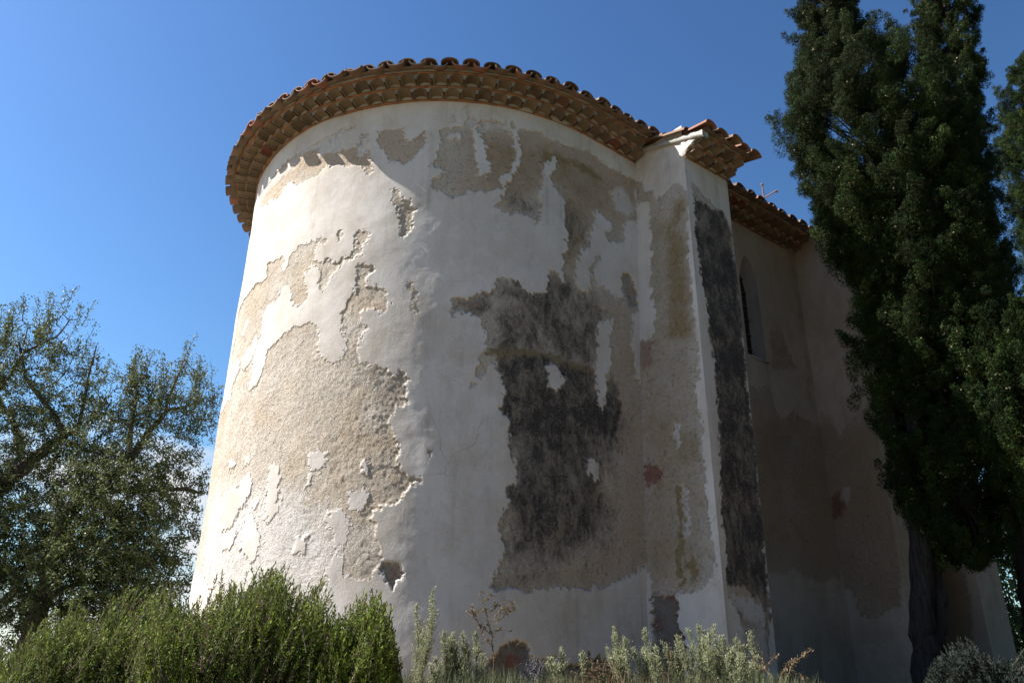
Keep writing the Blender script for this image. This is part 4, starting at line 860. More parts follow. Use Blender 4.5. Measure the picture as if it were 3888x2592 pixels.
# ------------------------------------------------------------------ spreading small-leaved trees beyond the apse
def lift(az, el, d): return polar(np.array(az, float), np.array(el, float), np.array(d, float))
def spreading_tree(label, base, limbs, lobes, npts, nshoots, seed, leaf_n):
    rng = rs(seed)
    root = empty('spreading_tree', tuple(base), label, 'tree', 'small-leaved trees left of the apse')
    wood, lv = MB(), MB()
    nodes = []
    for pl, r0, r1 in limbs:
        P = np.array(pl, float); k = np.linspace(0, len(P) - 1, 8 * (len(P) - 1) + 1)
        i = np.minimum(k.astype(int), len(P) - 2); f = (k - i)[:, None]
        Q = P[i] * (1 - f) + P[i + 1] * f
        j = 0.07 * np.stack([fbm(k * 0.7, k * 0 + seed + len(nodes) + a * 9, 0, seed, 2) for a in range(3)], -1); j[0] = 0
        Q = Q + j
        R = np.linspace(r0, r1, len(Q)) * (1 + 0.1 * rng.normal(size=len(Q)))
        wood.chain(Q, R, 8, rnd=0.5)
        nodes.append(Q)
    nodes = [n for q in nodes for n in q[3:]]
    A = []
    wts = np.array([l[1][0] * l[1][1] * l[1][2] for l in lobes]); wts = wts / wts.sum()
    for (c, r), w in zip(lobes, wts):
        n = int(npts * w); u = nrm(rng.normal(size=(n, 3))) * (rng.rand(n, 1) ** 0.42)
        A.append(np.array(c) + u * np.array(r))
    A = np.concatenate(A)
    N = np.zeros((len(nodes) + len(A) * 9, 3)); N[:len(nodes)] = nodes; cnt = len(nodes)
    d0 = np.array([np.min(((N[:cnt] - a) ** 2).sum(1)) for a in A]); A = A[np.argsort(d0)]
    ta, tb, tr = [], [], []
    tips = []
    for a in A:
        dd = ((N[:cnt] - a) ** 2).sum(1); k = int(np.argmin(dd)); p = N[k].copy(); L = math.sqrt(dd[k])
        m = max(2, min(8, int(L / 0.14) + 1))
        f = np.linspace(0, 1, m + 1)[:, None]
        path = p + (a - p) * f
        bow = np.array([0, 0, 0.12 * L]) * (4 * f * (1 - f)) + rng.normal(0, 0.03, (m + 1, 3)) * min(1, L * 2)
        path = path + bow; path[0] = p
        r = 0.006 + 0.011 * min(L, 1.2)
        ta.append(path[:-1]); tb.append(path[1:]); tr.append(np.stack([np.linspace(r, 0.004, m + 1)[:-1], np.linspace(r, 0.004, m + 1)[1:]], -1))
        N[cnt:cnt + m] = path[1:]; cnt += m
        tips.append((path[max(0, m - 3)], path[m]))
    # upright shoots standing out of the crown
    tn = N[len(nodes):cnt]
    dens = tn[np.argsort(-(tn[:, 2] + rng.rand(len(tn)) * 2.0))][:nshoots * 3]
    for p in dens[rng.permutation(len(dens))[:nshoots]]:
        L = rng.uniform(0.25, 0.75); q = p + np.array([rng.normal(0, 0.14), rng.normal(0, 0.14), 1.0]) * L
        f = np.linspace(0, 1, 5)[:, None]; path = p + (q - p) * f + rng.normal(0, 0.012, (5, 3)); path[0] = p
        ta.append(path[:-1]); tb.append(path[1:]); tr.append(np.stack([np.linspace(0.007, 0.003, 5)[:-1], np.linspace(0.007, 0.003, 5)[1:]], -1))
        for s in range(4): tips.append((path[s], path[s + 1]))
    ta, tb, tr = np.concatenate(ta), np.concatenate(tb), np.concatenate(tr)
    wood.tubes(ta, tb, tr[:, 0], tr[:, 1], 4, rnd=rng.rand(len(ta)))
    # leaves strung along the twig ends
    T0 = np.array([t_[0] for t_ in tips]); T1 = np.array([t_[1] for t_ in tips]); n = len(tips)
    reps = max(1, leaf_n // n)
    f = rng.rand(n * reps, 1); i = np.repeat(np.arange(n), reps)
    C = T0[i] + (T1[i] - T0[i]) * f
    ax = nrm(T1[i] - T0[i] + 1e-6)
    D = nrm(ax * 0.5 + rng.normal(0, 0.75, C.shape) + np.array([0, 0, -0.12]))
    hz_ = sstep(np.percentile(C[:, 2], 45), np.percentile(C[:, 2], 97), C[:, 2])
    kp = rng.rand(len(C)) > 0.34 * hz_; C, D = C[kp], D[kp]
    C = C + D * 0.03 * rng.rand(len(C), 1) + rng.normal(0, 0.035, C.shape)
    lv.leaves(C, D, rng.uniform(0.038, 0.062, len(C)), rng.uniform(0.017, 0.026, len(C)), rng)
    wood.build('trunk', M_BARK, root, True, base)
    lv.build('crown', M_OAK, root, False, base)
    return root
D1, D2 = 16.0, 14.6
b1 = polar(-35.0, 0, D1); b1[2] = gz(b1[0], b1[1])
L1 = [(np.vstack([b1, lift([-34, -32.0, -31.5, -30.3, -29.3], [6, 12.2, 12.9, 14.1, 15.3], [D1, 15.8, 15.6, 15.4, 15.2])]), 0.20, 0.07),
      (lift([-29.3, -28.7, -28.9, -28.8], [15.3, 15.9, 19.1, 21.2], [15.2, 15.1, 15.1, 15.2]), 0.045, 0.008),
      (lift([-29.3, -29.7, -30.5, -32.1, -33.0], [15.3, 15.9, 16.9, 18.5, 20.5], [15.2, 15.3, 15.5, 15.8, 16.0]), 0.065, 0.02),
      (lift([-29.3, -27.8, -26.8], [15.3, 14.9, 14.6], [15.2, 14.9, 14.7]), 0.035, 0.015),
      (lift([-33, -31.3, -31.7, -32.5, -33.1, -34.5], [9, 13.8, 14.9, 16.0, 16.8, 18.5], [16.1, 16.3, 16.4, 16.5, 16.6, 16.8]), 0.085, 0.025),
      (lift([-33.3, -32.7, -31.1, -30.7], [17.5, 19.8, 21.2, 22.3], [16.4, 16.2, 16.0, 15.9]), 0.03, 0.01),
      (lift([-34, -37, -40], [6, 10, 14], [D1, 16.2, 16.5]), 0.13, 0.04), (lift([-34, -30, -27.5], [6, 7.5, 9], [D1, 15.6, 15.2]), 0.10, 0.03)]
lob1 = [(lift(-33.5, 17.5, 16.2), (1.5, 1.3, 1.3)), (lift(-30.6, 18.3, 15.8), (0.95, 1.1, 1.0)), (lift(-36.5, 15, 16.4), (2.0, 1.5, 1.9)), (lift(-29.0, 15.5, 15.3), (0.95, 1.1, 1.15)), (lift(-32, 11, 16.0), (2.0, 1.5, 1.5)), (lift(-29, 8.0, 15.4), (1.2, 1.2, 1.2)), (lift(-35, 7, 15.8), (2.4, 1.5, 1.5)), (lift(-33.5, 21.0, 16.2), (0.5, 0.6, 0.5)), (lift(-30.8, 21.6, 15.9), (0.35, 0.5, 0.5)), (lift(-31, 8.0, 15.0), (2.2, 0.8, 1.1)), (lift(-30, 5.5, 15.0), (2.6, 0.9, 1.0)), (lift(-29.5, 12.0, 15.2), (1.3, 0.9, 1.1)), (lift(-27.9, 15.8, 15.0), (0.8, 0.8, 0.9))]
spreading_tree('taller spreading tree at the left edge of the view with a dark crooked main limb', b1, L1, lob1, 4300, 90, 11, 140000)
b2_ = polar(-28.8, 0, D2); b2_[2] = gz(b2_[0], b2_[1])
L2 = [(np.vstack([b2_, lift([-28.5, -28.3, -27.5, -26.7, -25.7, -24.8, -24.6, -23.6, -22.4], [6, 10.6, 12.1, 13.0, 13.9, 15.7, 16.6, 17.8, 18.1], [14.6, 14.5, 14.4, 14.3, 14.3, 14.2, 14.2, 14.2, 14.2])]), 0.15, 0.015),
      (lift([-27.5, -25.5, -21.6, -20.5], [12.1, 12.6, 12.9, 12.8], [14.4, 14.3, 14.3, 14.3]), 0.06, 0.014),
      (lift([-25.2, -25.8, -25.8, -26.3], [15.0, 17.5, 18.8, 20.0], [14.2, 14.3, 14.3, 14.4]), 0.045, 0.015),
      (lift([-23.6, -23.3, -23.0], [17.8, 19.8, 21.3], [14.2, 14.2, 14.2]), 0.028, 0.01),
      (lift([-26.6, -25.8, -25.1, -24.6, -23.5], [12.0, 11.4, 11.0, 10.3, 9.0], [14.4, 14.2, 14.0, 13.9, 13.8]), 0.06, 0.02),
      (lift([-28.5, -26, -24], [6, 7.5, 8], [14.6, 14.2, 14.0]), 0.06, 0.02)]
lob2 = [(lift(-23.6, 18.6, 14.3), (0.75, 0.8, 0.62)), (lift(-26.3, 18.2, 14.5), (0.6, 0.8, 0.6)), (lift(-21.6, 17.4, 14.2), (0.42, 0.6, 0.6)), (lift(-25.5, 15.5, 14.4), (1.1, 1.0, 0.75)), (lift(-22.9, 14.3, 14.2), (0.62, 0.8, 0.85)), (lift(-26, 11.3, 14.4), (1.25, 1.2, 1.0)), (lift(-22.8, 10.0, 14.1), (0.7, 0.8, 0.9)), (lift(-25.5, 7.0, 14.2), (1.2, 1.1, 0.9)), (lift(-22.5, 6.6, 14.2), (0.6, 0.7, 0.8)), (lift(-25, 9.0, 13.8), (1.3, 0.8, 1.1)), (lift(-24.5, 6.0, 13.8), (1.5, 0.8, 1.0)), (lift(-25.5, 12.5, 14.0), (1.0, 0.7, 0.8)), (lift(-21.3, 12.9, 14.3), (0.5, 0.4, 0.55))]
spreading_tree('lower spreading tree close to the left side of the apse with airy right hand crown', b2_, L2, lob2, 3000, 80, 12, 80000)

# ------------------------------------------------------------------ cypresses
def cypress(label, base, prof, dist, nl, seed, trunks, dens=1.0, spray=0.025):
    """prof: rows of (height z, left bearing, right bearing) seen at ground distance dist -> real radii about the stem"""
    rng = rs(seed)
    root = empty('cypress', tuple(base), label, 'tree', 'tall dark cypresses beside the nave')
    P = np.array(prof, float)
    lv, wd = MB(), MB()
    zs = rng.uniform(P[0, 0], P[-1, 0], nl * 5)
    la, ra = np.interp(zs, P[:, 0], P[:, 1]), np.interp(zs, P[:, 0], P[:, 2])
    hw = np.radians(ra - la) / 2 * dist
    keep = rng.rand(len(zs)) < np.maximum(hw / hw.max(), 0.72); zs, la, ra, hw = zs[keep][:nl], la[keep][:nl], ra[keep][:nl], hw[keep][:nl]
    n = len(zs)
    ca = np.radians((la + ra) / 2); cxy = np.stack([np.sin(ca), np.cos(ca)], -1) * dist
    th = rng.rand(n) * 2 * np.pi; rho = rng.beta(4.5, 1.2, n)
    od = np.stack([np.cos(th), np.sin(th)], -1)
    big = rng.uniform(0.75, 1.3, n) * np.clip(hw / 0.8, 0.55, 1.1)
    out = rng.uniform(-0.14, 0.09, n)
    tip0 = np.concatenate([cxy + od * np.maximum(rho * hw - 0.12 + out * hw.clip(0.3, 1), 0.04)[:, None], zs[:, None]], 1)
    # every frond is a small flame: a fan of tufts climbing outwards along an ascending branchlet
    nt = 9
    i = np.repeat(np.arange(n), nt); f = np.tile(np.linspace(0, 1, nt), n)
    axis = nrm(np.concatenate([od * 0.42, np.full((n, 1), 1.0)], 1) + rng.normal(0, 0.22, (n, 3)))
    Lf = 0.46 * big
    rt = (0.098 * (1 - 0.66 * f) + 0.018) * big[i]
    tc = tip0[i] + axis[i] * (Lf[i] * (f - 0.35))[:, None] + rng.normal(0, 1, (n * nt, 3)) * (rt * 0.6)[:, None] * [1, 1, 0.5]
    m = np.clip(100 * dens * (rt / 0.07) ** 1.4, 24, 240).astype(int)
    k = np.repeat(np.arange(n * nt), m); T = len(k)
    u = nrm(rng.normal(size=(T, 3))); rr = 0.72 + 0.36 * rng.rand(T, 1)
    od3 = np.concatenate([od, np.zeros((n, 1))], 1)
    C = tc[k] + u * rr * (rt[k] * 0.78)[:, None] * [1, 1, 1.3]
    D = np.array([0, 0, 1.0]) - u * u[:, 2:3] + od3[i[k]] * 0.25 + rng.normal(0, 0.42, (T, 3))
    tone = np.clip(0.42 + 0.16 * vnoise(C[:, 0] * 2.1, C[:, 1] * 2.1, C[:, 2] * 1.6, seed + 7) + (rng.normal(0, 0.12, n)[i] + rng.normal(0, 0.09, n * nt))[k], 0, 0.9)
    for q in range(2):
        dk = nrm(D + rng.normal(0, 0.3, D.shape))
        lv.leaves(C + rng.normal(0, 0.008, C.shape), dk, rng.uniform(0.6, 1.25, T) * spray, rng.uniform(0.007, 0.012, T), rng, rnd=np.clip(tone + rng.normal(0, 0.14, T), 0, 0.97), up=u * 1.5)
    # little round cones
    cz = C[rng.permutation(T)[:int(T * 0.003)]]
    for q in range(3): lv.leaves(cz + rng.normal(0, 0.010, cz.shape), rng.normal(size=cz.shape), 0.022, 0.020, rng, rnd=1.0)
    for tr, r0, r1 in trunks:
        Tk = np.array(tr, float); k_ = np.linspace(0, len(Tk) - 1, 7 * (len(Tk) - 1) + 1); ii = np.minimum(k_.astype(int), len(Tk) - 2); f_ = (k_ - ii)[:, None]
        Q = Tk[ii] * (1 - f_) + Tk[ii + 1] * f_
        Q[1:] += 0.012 * rng.normal(size=Q[1:].shape)
        R = np.linspace(1, 0, len(Q)) ** 1.1 * (r0 - r1) + r1
        sides = 20; w2 = MB(); w2.chain(Q, R, sides); V = w2.V[0]
        a_ = np.tile(np.arange(sides), len(Q)); flu = 1 + 0.045 * np.sin(a_ * 2 * np.pi / sides * 4 + np.repeat(np.arange(len(Q)), sides) * 0.5) + 0.04 * rng.normal(size=len(a_)) + 0.04 * np.sin(a_ * 2 * np.pi / sides * 7)
        cc = np.repeat(Q, sides, 0); V = cc + (V - cc) * flu[:, None]
        wd.add(V, w2.Q[0])
    # inner branches
    sel = rng.permutation(n)[:n // 2]
    wd.tubes(np.concatenate([cxy[sel] + rng.normal(0, 0.04, (len(sel), 2)), np.maximum(zs[sel] - 0.5 * big[sel] - 0.35 * hw[sel], P[0, 0] + 0.55)[:, None]], 1), tip0[sel] - axis[sel] * (Lf[sel] * 0.3)[:, None], 0.018, 0.007, 5)
    wd.build('trunk', M_CYPBARK, root, True, base)
    lv.build('crown', M_CYP, root, False, base)
    return root
def ground_at(az, d):
    p = polar(az, 0, d); p[2] = gz(p[0], p[1]); return p
CD = 9.8
b = ground_at(25.3, CD)
prof = [(3.15, 26.3, 31.8), (3.6, 24.9, 33), (4.2, 24.5, 34), (5.4, 23.9, 34.4), (6.5, 23.5, 34.8), (7.5, 21.7, 35.2), (8.4, 20.8, 35.4), (9.1, 22.0, 34.6), (9.8, 22.9, 30.8), (10.5, 23.6, 29.6), (11.4, 24.3, 29.8), (12.4, 25.4, 29.4), (13.4, 27.2, 28.6)]
trk = [(np.vstack([b - [0, 0, 0.1], b + [0, 0, 0.35], lift([25.4, 26.4, 27.1, 27.6, 27.9, 28.0], [5.5, 11.7, 16.5, 25, 34, 44], [CD] * 6)]), 0.16, 0.03),
       (np.vstack([b + [0.05, 0.05, 0.25], lift([26.4, 26.9, 27.5, 27.0, 26.5], [5.5, 9.5, 16, 23, 27], [CD + 0.1] * 5)]), 0.085, 0.02),
       (lift([26.0, 25.9, 25.6, 25.0], [13, 18, 24.5, 29], [CD - 0.1] * 4), 0.06, 0.02)]
cypress('broadest cypress in front of the nave, its fluted grey trunk bare near the wall', b, prof, CD, 950, 21, trk)
b = ground_at(31.2, 11.5)
cypress('cypress reaching the top edge behind the right flank of the broadest one', b, [(4.0, 31.5, 34.5), (5, 31.2, 35.6), (7, 31.0, 35.9), (9, 31.0, 35.7), (10.4, 31.6, 36.9), (11.3, 32.2, 37.4), (12.8, 32.2, 37.5), (14, 33.4, 35.6)], 11.5, 560, 22,
        [(np.vstack([b - [0, 0, 0.1], lift([31.0, 31.3, 32.0, 33, 33.5], [4, 9, 18, 30, 42], [11.5] * 5)]), 0.13, 0.03)])
b = ground_at(39.0, 15.0)
cypress('slender cypress at the right edge standing farther off with a pointed top', b, [(4.6, 35.6, 41), (5.5, 35.0, 42), (7.5, 34.9, 42.5), (10, 34.9, 42.3), (11.2, 35.2, 41.8), (12.1, 36.2, 41.0), (12.7, 38.0, 40.0)], 15.0, 620, 23,
        [(np.vstack([b - [0, 0, 0.1], lift([38.8, 37.6, 37.4, 38.5, 39], [6, 18, 24, 32, 36], [15.0] * 5)]), 0.14, 0.03)])
b = ground_at(34.0, 9.3)
cypress('low bushy young cypress at the right edge with sunlit tips', b, [(3.35, 31.2, 36.5), (3.8, 30.2, 37.5), (4.2, 29.6, 37.6), (4.8, 30.2, 37.2), (5.2, 32.2, 36.4), (5.5, 33.5, 35.8)], 9.3, 330, 24,
        [(np.vstack([b - [0, 0, 0.1], lift([34, 33.8, 33.6], [8, 14, 20], [9.3] * 3)]), 0.08, 0.02)])

# ------------------------------------------------------------------ shrubs
def rosemary(label, env, dist, depth, n, seed, floor=1.2, shade=0.0, mat=None, needle=0.026, group='rosemary bushes'):
    """env: rows of (bearing, elevation of top); sprigs fill the body below the outline"""
    rng = rs(seed); E = np.array(env, float)
    az = rng.uniform(E[0, 0], E[-1, 0], n)
    dd = dist + depth * rng.uniform(-0.5, 0.5, n)
    top = EYE + np.tan(np.radians(np.interp(az, E[:, 0], E[:, 1]))) * dist
    edge = np.minimum(az - E[0, 0], E[-1, 0] - az) / (E[-1, 0] - E[0, 0])
    dz = ((dd - dist) / (depth * 0.5)) ** 2
    top = top - 0.22 * dz + 0.07 * vnoise(az * 0.9, dd * 5, 0, seed) * (dist / 5)
    fr = rng.rand(n) ** 0.65
    g = gz(*polar(az, 0, dd)[:, :2].T)
    tipz = g + (top - g) * np.clip(fr, 0.18, 1.0)
    tip = polar(az, 0, dd); tip[:, 2] = tipz
    base = ground_at(float(E[:, 0].mean()), dist)
    root = empty('rosemary_bush', tuple(base), label, 'shrub', group)
    lv, wd = MB(), MB()
    L = (rng.uniform(0.10, 0.21, n) + 0.12 * (fr > 0.9) * rng.rand(n)) * np.clip((tipz - g) / 0.5, 0.5, 1.1)
    # several sprigs share a branch, so the outline breaks into clumps
    nb = max(12, n // 14); cb = rng.randint(0, nb, n); cl = rng.normal(0, 0.17, (nb, 3)); cl[:, 2] = 0
    lean = rng.normal(0, 0.17, (n, 3)) + cl[cb]; lean[:, 2] = 0
    outw = nrm(np.stack([tip[:, 0] - base[0], (tip[:, 1] - base[1]) * 0.5, tip[:, 2] * 0], -1)) * 0.16
    dirn = nrm(np.array([0.10, 0, 1.0]) + lean + outw)
    st = tip - dirn * L[:, None]
    wd.tubes(st, tip, 0.003, 0.0014, 3, rnd=rng.rand(n))
    root_pt = base + np.stack([(st[:, 0] - base[0]) * 0.45 + rng.normal(0, 0.04, n), (st[:, 1] - base[1]) * 0.45, np.full(n, 0.02)], -1)
    sel = rng.permutation(n)[:n // 4]
    mid = (st[sel] + root_pt[sel]) / 2 + rng.normal(0, 0.06, (len(sel), 3))
    wd.tubes(root_pt[sel], mid, 0.011, 0.007, 5, rnd=rng.rand(len(sel))); wd.tubes(mid, st[sel], 0.007, 0.0035, 5, rnd=rng.rand(len(sel)))
    k = 40; i = np.repeat(np.arange(n), k); f = (np.tile(np.arange(k), n) + rng.rand(n * k)) / k
    C = st[i] + (tip - st)[i] * f[:, None]
    rad = rng.normal(size=(n * k, 3)); rad -= dirn[i] * (rad * dirn[i]).sum(1, keepdims=True); rad = nrm(rad)
    D = dirn[i] * (0.55 + 0.55 * f[:, None] ** 3) + rad * (0.85 - 0.45 * f[:, None] ** 3) + rng.normal(0, 0.12, (n * k, 3))
    young = np.clip(0.22 + 0.30 * rng.rand(n) + 0.22 * (fr > 0.75), 0, 1)
    dead = rng.rand(n) < 0.03
    rnd = np.clip(young[i] + 0.3 * (f - 0.5) + rng.normal(0, 0.1, n * k), 0, 0.94); rnd = np.where(dead[i], 1.0, rnd)
    lv.leaves(C, D, needle * rng.uniform(0.7, 1.2, n * k) * (1.1 - 0.3 * f), 0.0066 * needle / 0.026, rng, rnd=rnd)
    wd.build('stems', M_WOOD, root, False, base)
    lv.build('foliage', mat or M_ROSE, root, False, base)
    return root
envA = [(-31.5, 2.6), (-30.2, 3.4), (-29.0, 4.0), (-27.6, 5.2), (-26.3, 5.8), (-24.6, 6.0), (-23.2, 6.9), (-22.0, 6.9), (-20.8, 5.2)]
envB = [(-22.6, 5.4), (-21.8, 6.9), (-21.1, 7.4), (-20.2, 6.9), (-19.4, 6.5), (-18.8, 7.8), (-17.3, 8.1), (-16.3, 8.8), (-15.0, 9.5), (-14.1, 8.4), (-13.4, 7.9), (-12.4, 8.2), (-11.7, 7.0), (-11.0, 5.4)]
envC = [(-12.0, 5.4), (-10.9, 6.0), (-10.5, 6.3), (-9.7, 7.2), (-8.6, 7.7), (-7.8, 6.5), (-7.1, 4.2), (-6.6, 2.0)]
rosemary('dull rosemary bush at the left edge in front of the dark trees', envA, 5.5, 1.1, 2300, 41)
rosemary('tallest rosemary bush, its upright sprigs overlapping the sunlit left side of the apse', envB, 5.0, 1.2, 3300, 42)
rosemary('small yellow-green rosemary bush at the right end of the row', envC, 4.7, 0.8, 1700, 43)
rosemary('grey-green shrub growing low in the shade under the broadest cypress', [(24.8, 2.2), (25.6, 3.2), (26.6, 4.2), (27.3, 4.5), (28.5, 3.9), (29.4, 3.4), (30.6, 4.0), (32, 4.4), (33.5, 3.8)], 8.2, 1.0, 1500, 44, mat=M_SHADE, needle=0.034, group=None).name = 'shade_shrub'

def leafy_bush(name, label, c, r, n, seed, mat, size):
    rng = rs(seed); base = np.array([c[0], c[1], gz(c[0], c[1])])
    root = empty(name, tuple(base), label, 'shrub')
    u = nrm(rng.normal(size=(n, 3))) * (rng.rand(n, 1) ** 0.35)
    C = np.array(c) + u * np.array(r); C += 0.12 * np.stack([vnoise(C[:, 0] * 3, C[:, 1] * 3, C[:, 2] * 3, seed + a) for a in range(3)], -1)
    C[:, 2] = np.maximum(C[:, 2], base[2] + 0.05)
    lv, wd = MB(), MB()
    lv.leaves(C, nrm(u) + rng.normal(0, 0.6, C.shape) + [0, 0, -0.35], rng.uniform(0.7, 1.2, n) * size, rng.uniform(0.45, 0.6, n) * size, rng, up=np.array([0, 0, 0.8]), fold=0.06)
    k = C[rng.permutation(n)[:70]]
    wd.tubes(np.tile(base + [0, 0, 0.0], (70, 1)) + rng.normal(0, 0.08, (70, 3)) * [1, 1, 0], k, 0.03, 0.006, 5)
    wd.build('stems', M_WOOD, root, False, base); lv.build('foliage', mat, root, False, base)
c_ = polar(30.9, 5.6, 17.5)
leafy_bush('ivy_bush', 'broad-leaved climbing bush in sunlight beyond the far end of the church', c_, (1.3, 1.2, 1.9), 9500, 51, M_IVY, 0.12)

# ------------------------------------------------------------------ weeds on the bank
def fleabane(label, az, el, dist, seed, base_az=None, bushy=1.0, green=0.0, group='fleabane weeds along the wall foot'):
    rng = rs(seed); base = ground_at(base_az if base_az is not None else az, dist)
    tip = polar(az, el, dist); h = tip[2] - base[2]
    root = empty('fleabane', tuple(base), label, 'weed', group)
    st, lv = MB(), MB()
    f = np.linspace(0, 1, 9)[:, None]
    path = base + (tip - base) * f + rng.normal(0, 0.006, (9, 3)) * f + np.array([0.02, 0, 0]) * np.sin(f * 3)
    path[0] = base - [0, 0, 0.03]
    for stem in range(1 + int(round(2.6 * bushy))):
        if stem:
            hk = rng.uniform(0.62, 0.93); off = np.array([rng.normal(0, 0.06), rng.normal(0, 0.07), 0]) * bushy
            pk = base + (path - base) * [1, 1, hk] + off * (0.25 + f)
        else: hk, pk = 1.0, path
        hh = h * hk
        st.chain(pk, np.linspace(0.005, 0.0015, 9), 5, rnd=0.3)
        nb = int(30 + 80 * hh); u = rng.uniform(0.25, 0.99, nb); at = lambda q: np.stack([np.interp(q, f[:, 0], pk[:, k]) for k in range(3)], -1)
        P = at(u); th = rng.rand(nb) * 2 * np.pi
        out = nrm(np.stack([np.cos(th), np.sin(th), np.full(nb, 2.0)], -1))
        L = (0.020 + 0.075 * np.sin(np.clip((1 - u) / 0.7, 0, 1) * np.pi * 0.6)) * rng.uniform(0.5, 1.25, nb) * min(1.25, 0.6 + hh)
        Q = P + out * L[:, None]
        st.tubes(P, Q, 0.0016, 0.0008, 3, rnd=0.35)
        k = 9; i = np.repeat(np.arange(nb), k); g = rng.uniform(0.1, 1.05, nb * k)[:, None]
        C = P[i] + (Q - P)[i] * g + rng.normal(0, 0.006, (nb * k, 3))
        lv.leaves(C, rng.normal(0, 0.5, C.shape) + [0, 0, 0.9], rng.uniform(0.008, 0.017, len(C)), rng.uniform(0.004, 0.008, len(C)), rng, rnd=np.clip(rng.normal(0.55 - 0.3 * green, 0.25, len(C)), 0, 1))
        m = int(24 + 50 * hh); u = rng.uniform(0.03, 0.75, m); C = at(u); th = rng.rand(m) * 2 * np.pi
        lv.leaves(C, np.stack([np.cos(th), np.sin(th), rng.uniform(-0.4, 0.9, m)], -1), rng.uniform(0.03, 0.06, m), 0.006, rng, rnd=np.clip(rng.normal(0.25, 0.2, m), 0, 1))
    st.build('stem', M_FLEA, root, False, base); lv.build('flower_heads', M_FLEA, root, False, base)
FL = [(-5.0, 7.6, 6.3, -5.9, 1.0, 0.2, 'tallest single fleabane, slightly curved, just right of the rosemary'),
 (-4.7, 3.4, 6.1, None, 0.8, 0.0, 'short pale fleabane at the foot of the tallest one'),
 (-4.2, 5.2, 6.4, None, 1.0, 0.4, 'leftmost green fleabane of the tight clump left of the dry thistle'),
 (-3.7, 5.1, 6.5, None, 1.0, 0.4, 'second fleabane from the left in the tight clump left of the dry thistle'),
 (-3.0, 5.0, 6.4, None, 1.1, 0.5, 'third fleabane from the left in the tight clump left of the dry thistle'),
 (-2.2, 5.1, 6.5, None, 0.9, 0.3, 'fleabane right behind the stem of the dry thistle'),
 (2.8, 3.2, 6.4, None, 0.7, 0.0, 'short fleabane just right of the grey dead bush'),
 (3.4, 3.7, 6.4, None, 0.7, 0.1, 'slim short fleabane in the gap below the dark patch of the apse'),
 (4.7, 3.6, 6.4, None, 0.7, 0.0, 'thin fleabane left of the corner clump, beside the dark hollow at the wall foot'),
 (6.9, 4.9, 6.5, None, 1.0, 0.1, 'fleabane with reddish tip left of the buttress corner'),
 (7.5, 4.4, 6.4, None, 0.9, 0.0, 'leaning fleabane between the reddish tipped one and the buttress corner'),
 (8.8, 4.9, 6.5, None, 1.0, 0.1, 'fleabane standing exactly before the inner corner of apse and buttress'),
 (9.5, 3.9, 6.4, None, 0.8, 0.0, 'low fleabane in front of the bare rubble strip of the buttress'),
 (10.9, 4.6, 6.5, None, 0.8, 0.0, 'fleabane right of the bare rubble strip, left of a taller pair'),
 (11.6, 4.8, 6.5, None, 0.9, 0.1, 'left plant of the taller fleabane pair before the buttress flank'),
 (12.2, 5.1, 6.5, None, 1.0, 0.3, 'right plant of the taller fleabane pair before the buttress flank, greenest of its row'),
 (12.8, 4.8, 6.4, None, 1.1, 0.0, 'left half of the densest pale fleabane bunch before the buttress edge'),
 (13.2, 5.1, 6.5, None, 1.2, 0.0, 'highest stem of the densest pale fleabane bunch before the buttress edge'),
 (13.6, 4.5, 6.4, None, 1.1, 0.0, 'right half of the densest pale fleabane bunch before the buttress edge'),
 (14.0, 3.8, 6.4, None, 0.7, 0.1, 'small fleabane left of the dark strip on the buttress front'),
 (14.5, 3.5, 6.3, None, 0.7, 0.0, 'shortest fleabane before the dark strip on the buttress front'),
 (15.4, 4.7, 6.5, None, 0.9, 0.2, 'upright fleabane before the pale foot of the buttress front')]
for k_, (az, el, d_, ba, bu, gr, lb) in enumerate(FL): fleabane(lb, az, el + (0.35 if k_ > 5 else 0.0), d_, 300 + k_, ba, bu, gr)

def dry_plant(name, label, cat, base_az, dist, stems, seed, mat, r=0.004, bud=0.02, group=None):
    """stems: list of polylines given as (bearing, elevation) rows"""
    rng = rs(seed); base = ground_at(base_az, dist)
    root = empty(name, tuple(base), label, cat, group)
    st = MB(); lv = st
    for pl, r0, nb in stems:
        P = lift([q[0] for q in pl], [q[1] for q in pl], [dist + rng.normal(0, 0.03) for q in pl])
        k = np.linspace(0, len(P) - 1, 6 * (len(P) - 1) + 1); i = np.minimum(k.astype(int), len(P) - 2); f = (k - i)[:, None]
        Q = P[i] * (1 - f) + P[i + 1] * f + rng.normal(0, 0.004, (len(k), 3))
        st.chain(Q, np.linspace(r0, r0 * 0.4, len(Q)), 5, rnd=0.5)
        if nb:
            u = rng.uniform(0.15, 1.0, nb); C = np.stack([np.interp(u * k[-1], k, Q[:, a]) for a in range(3)], -1)
            C = np.repeat(C, 5, 0) + rng.normal(0, 0.006, (nb * 5, 3))
            lv.leaves(C, rng.normal(size=C.shape) + [0, 0, 0.7], rng.uniform(0.5, 1.2, len(C)) * bud, rng.uniform(0.25, 0.5, len(C)) * bud, rng)
    st.build('stems', mat, root, False, base)
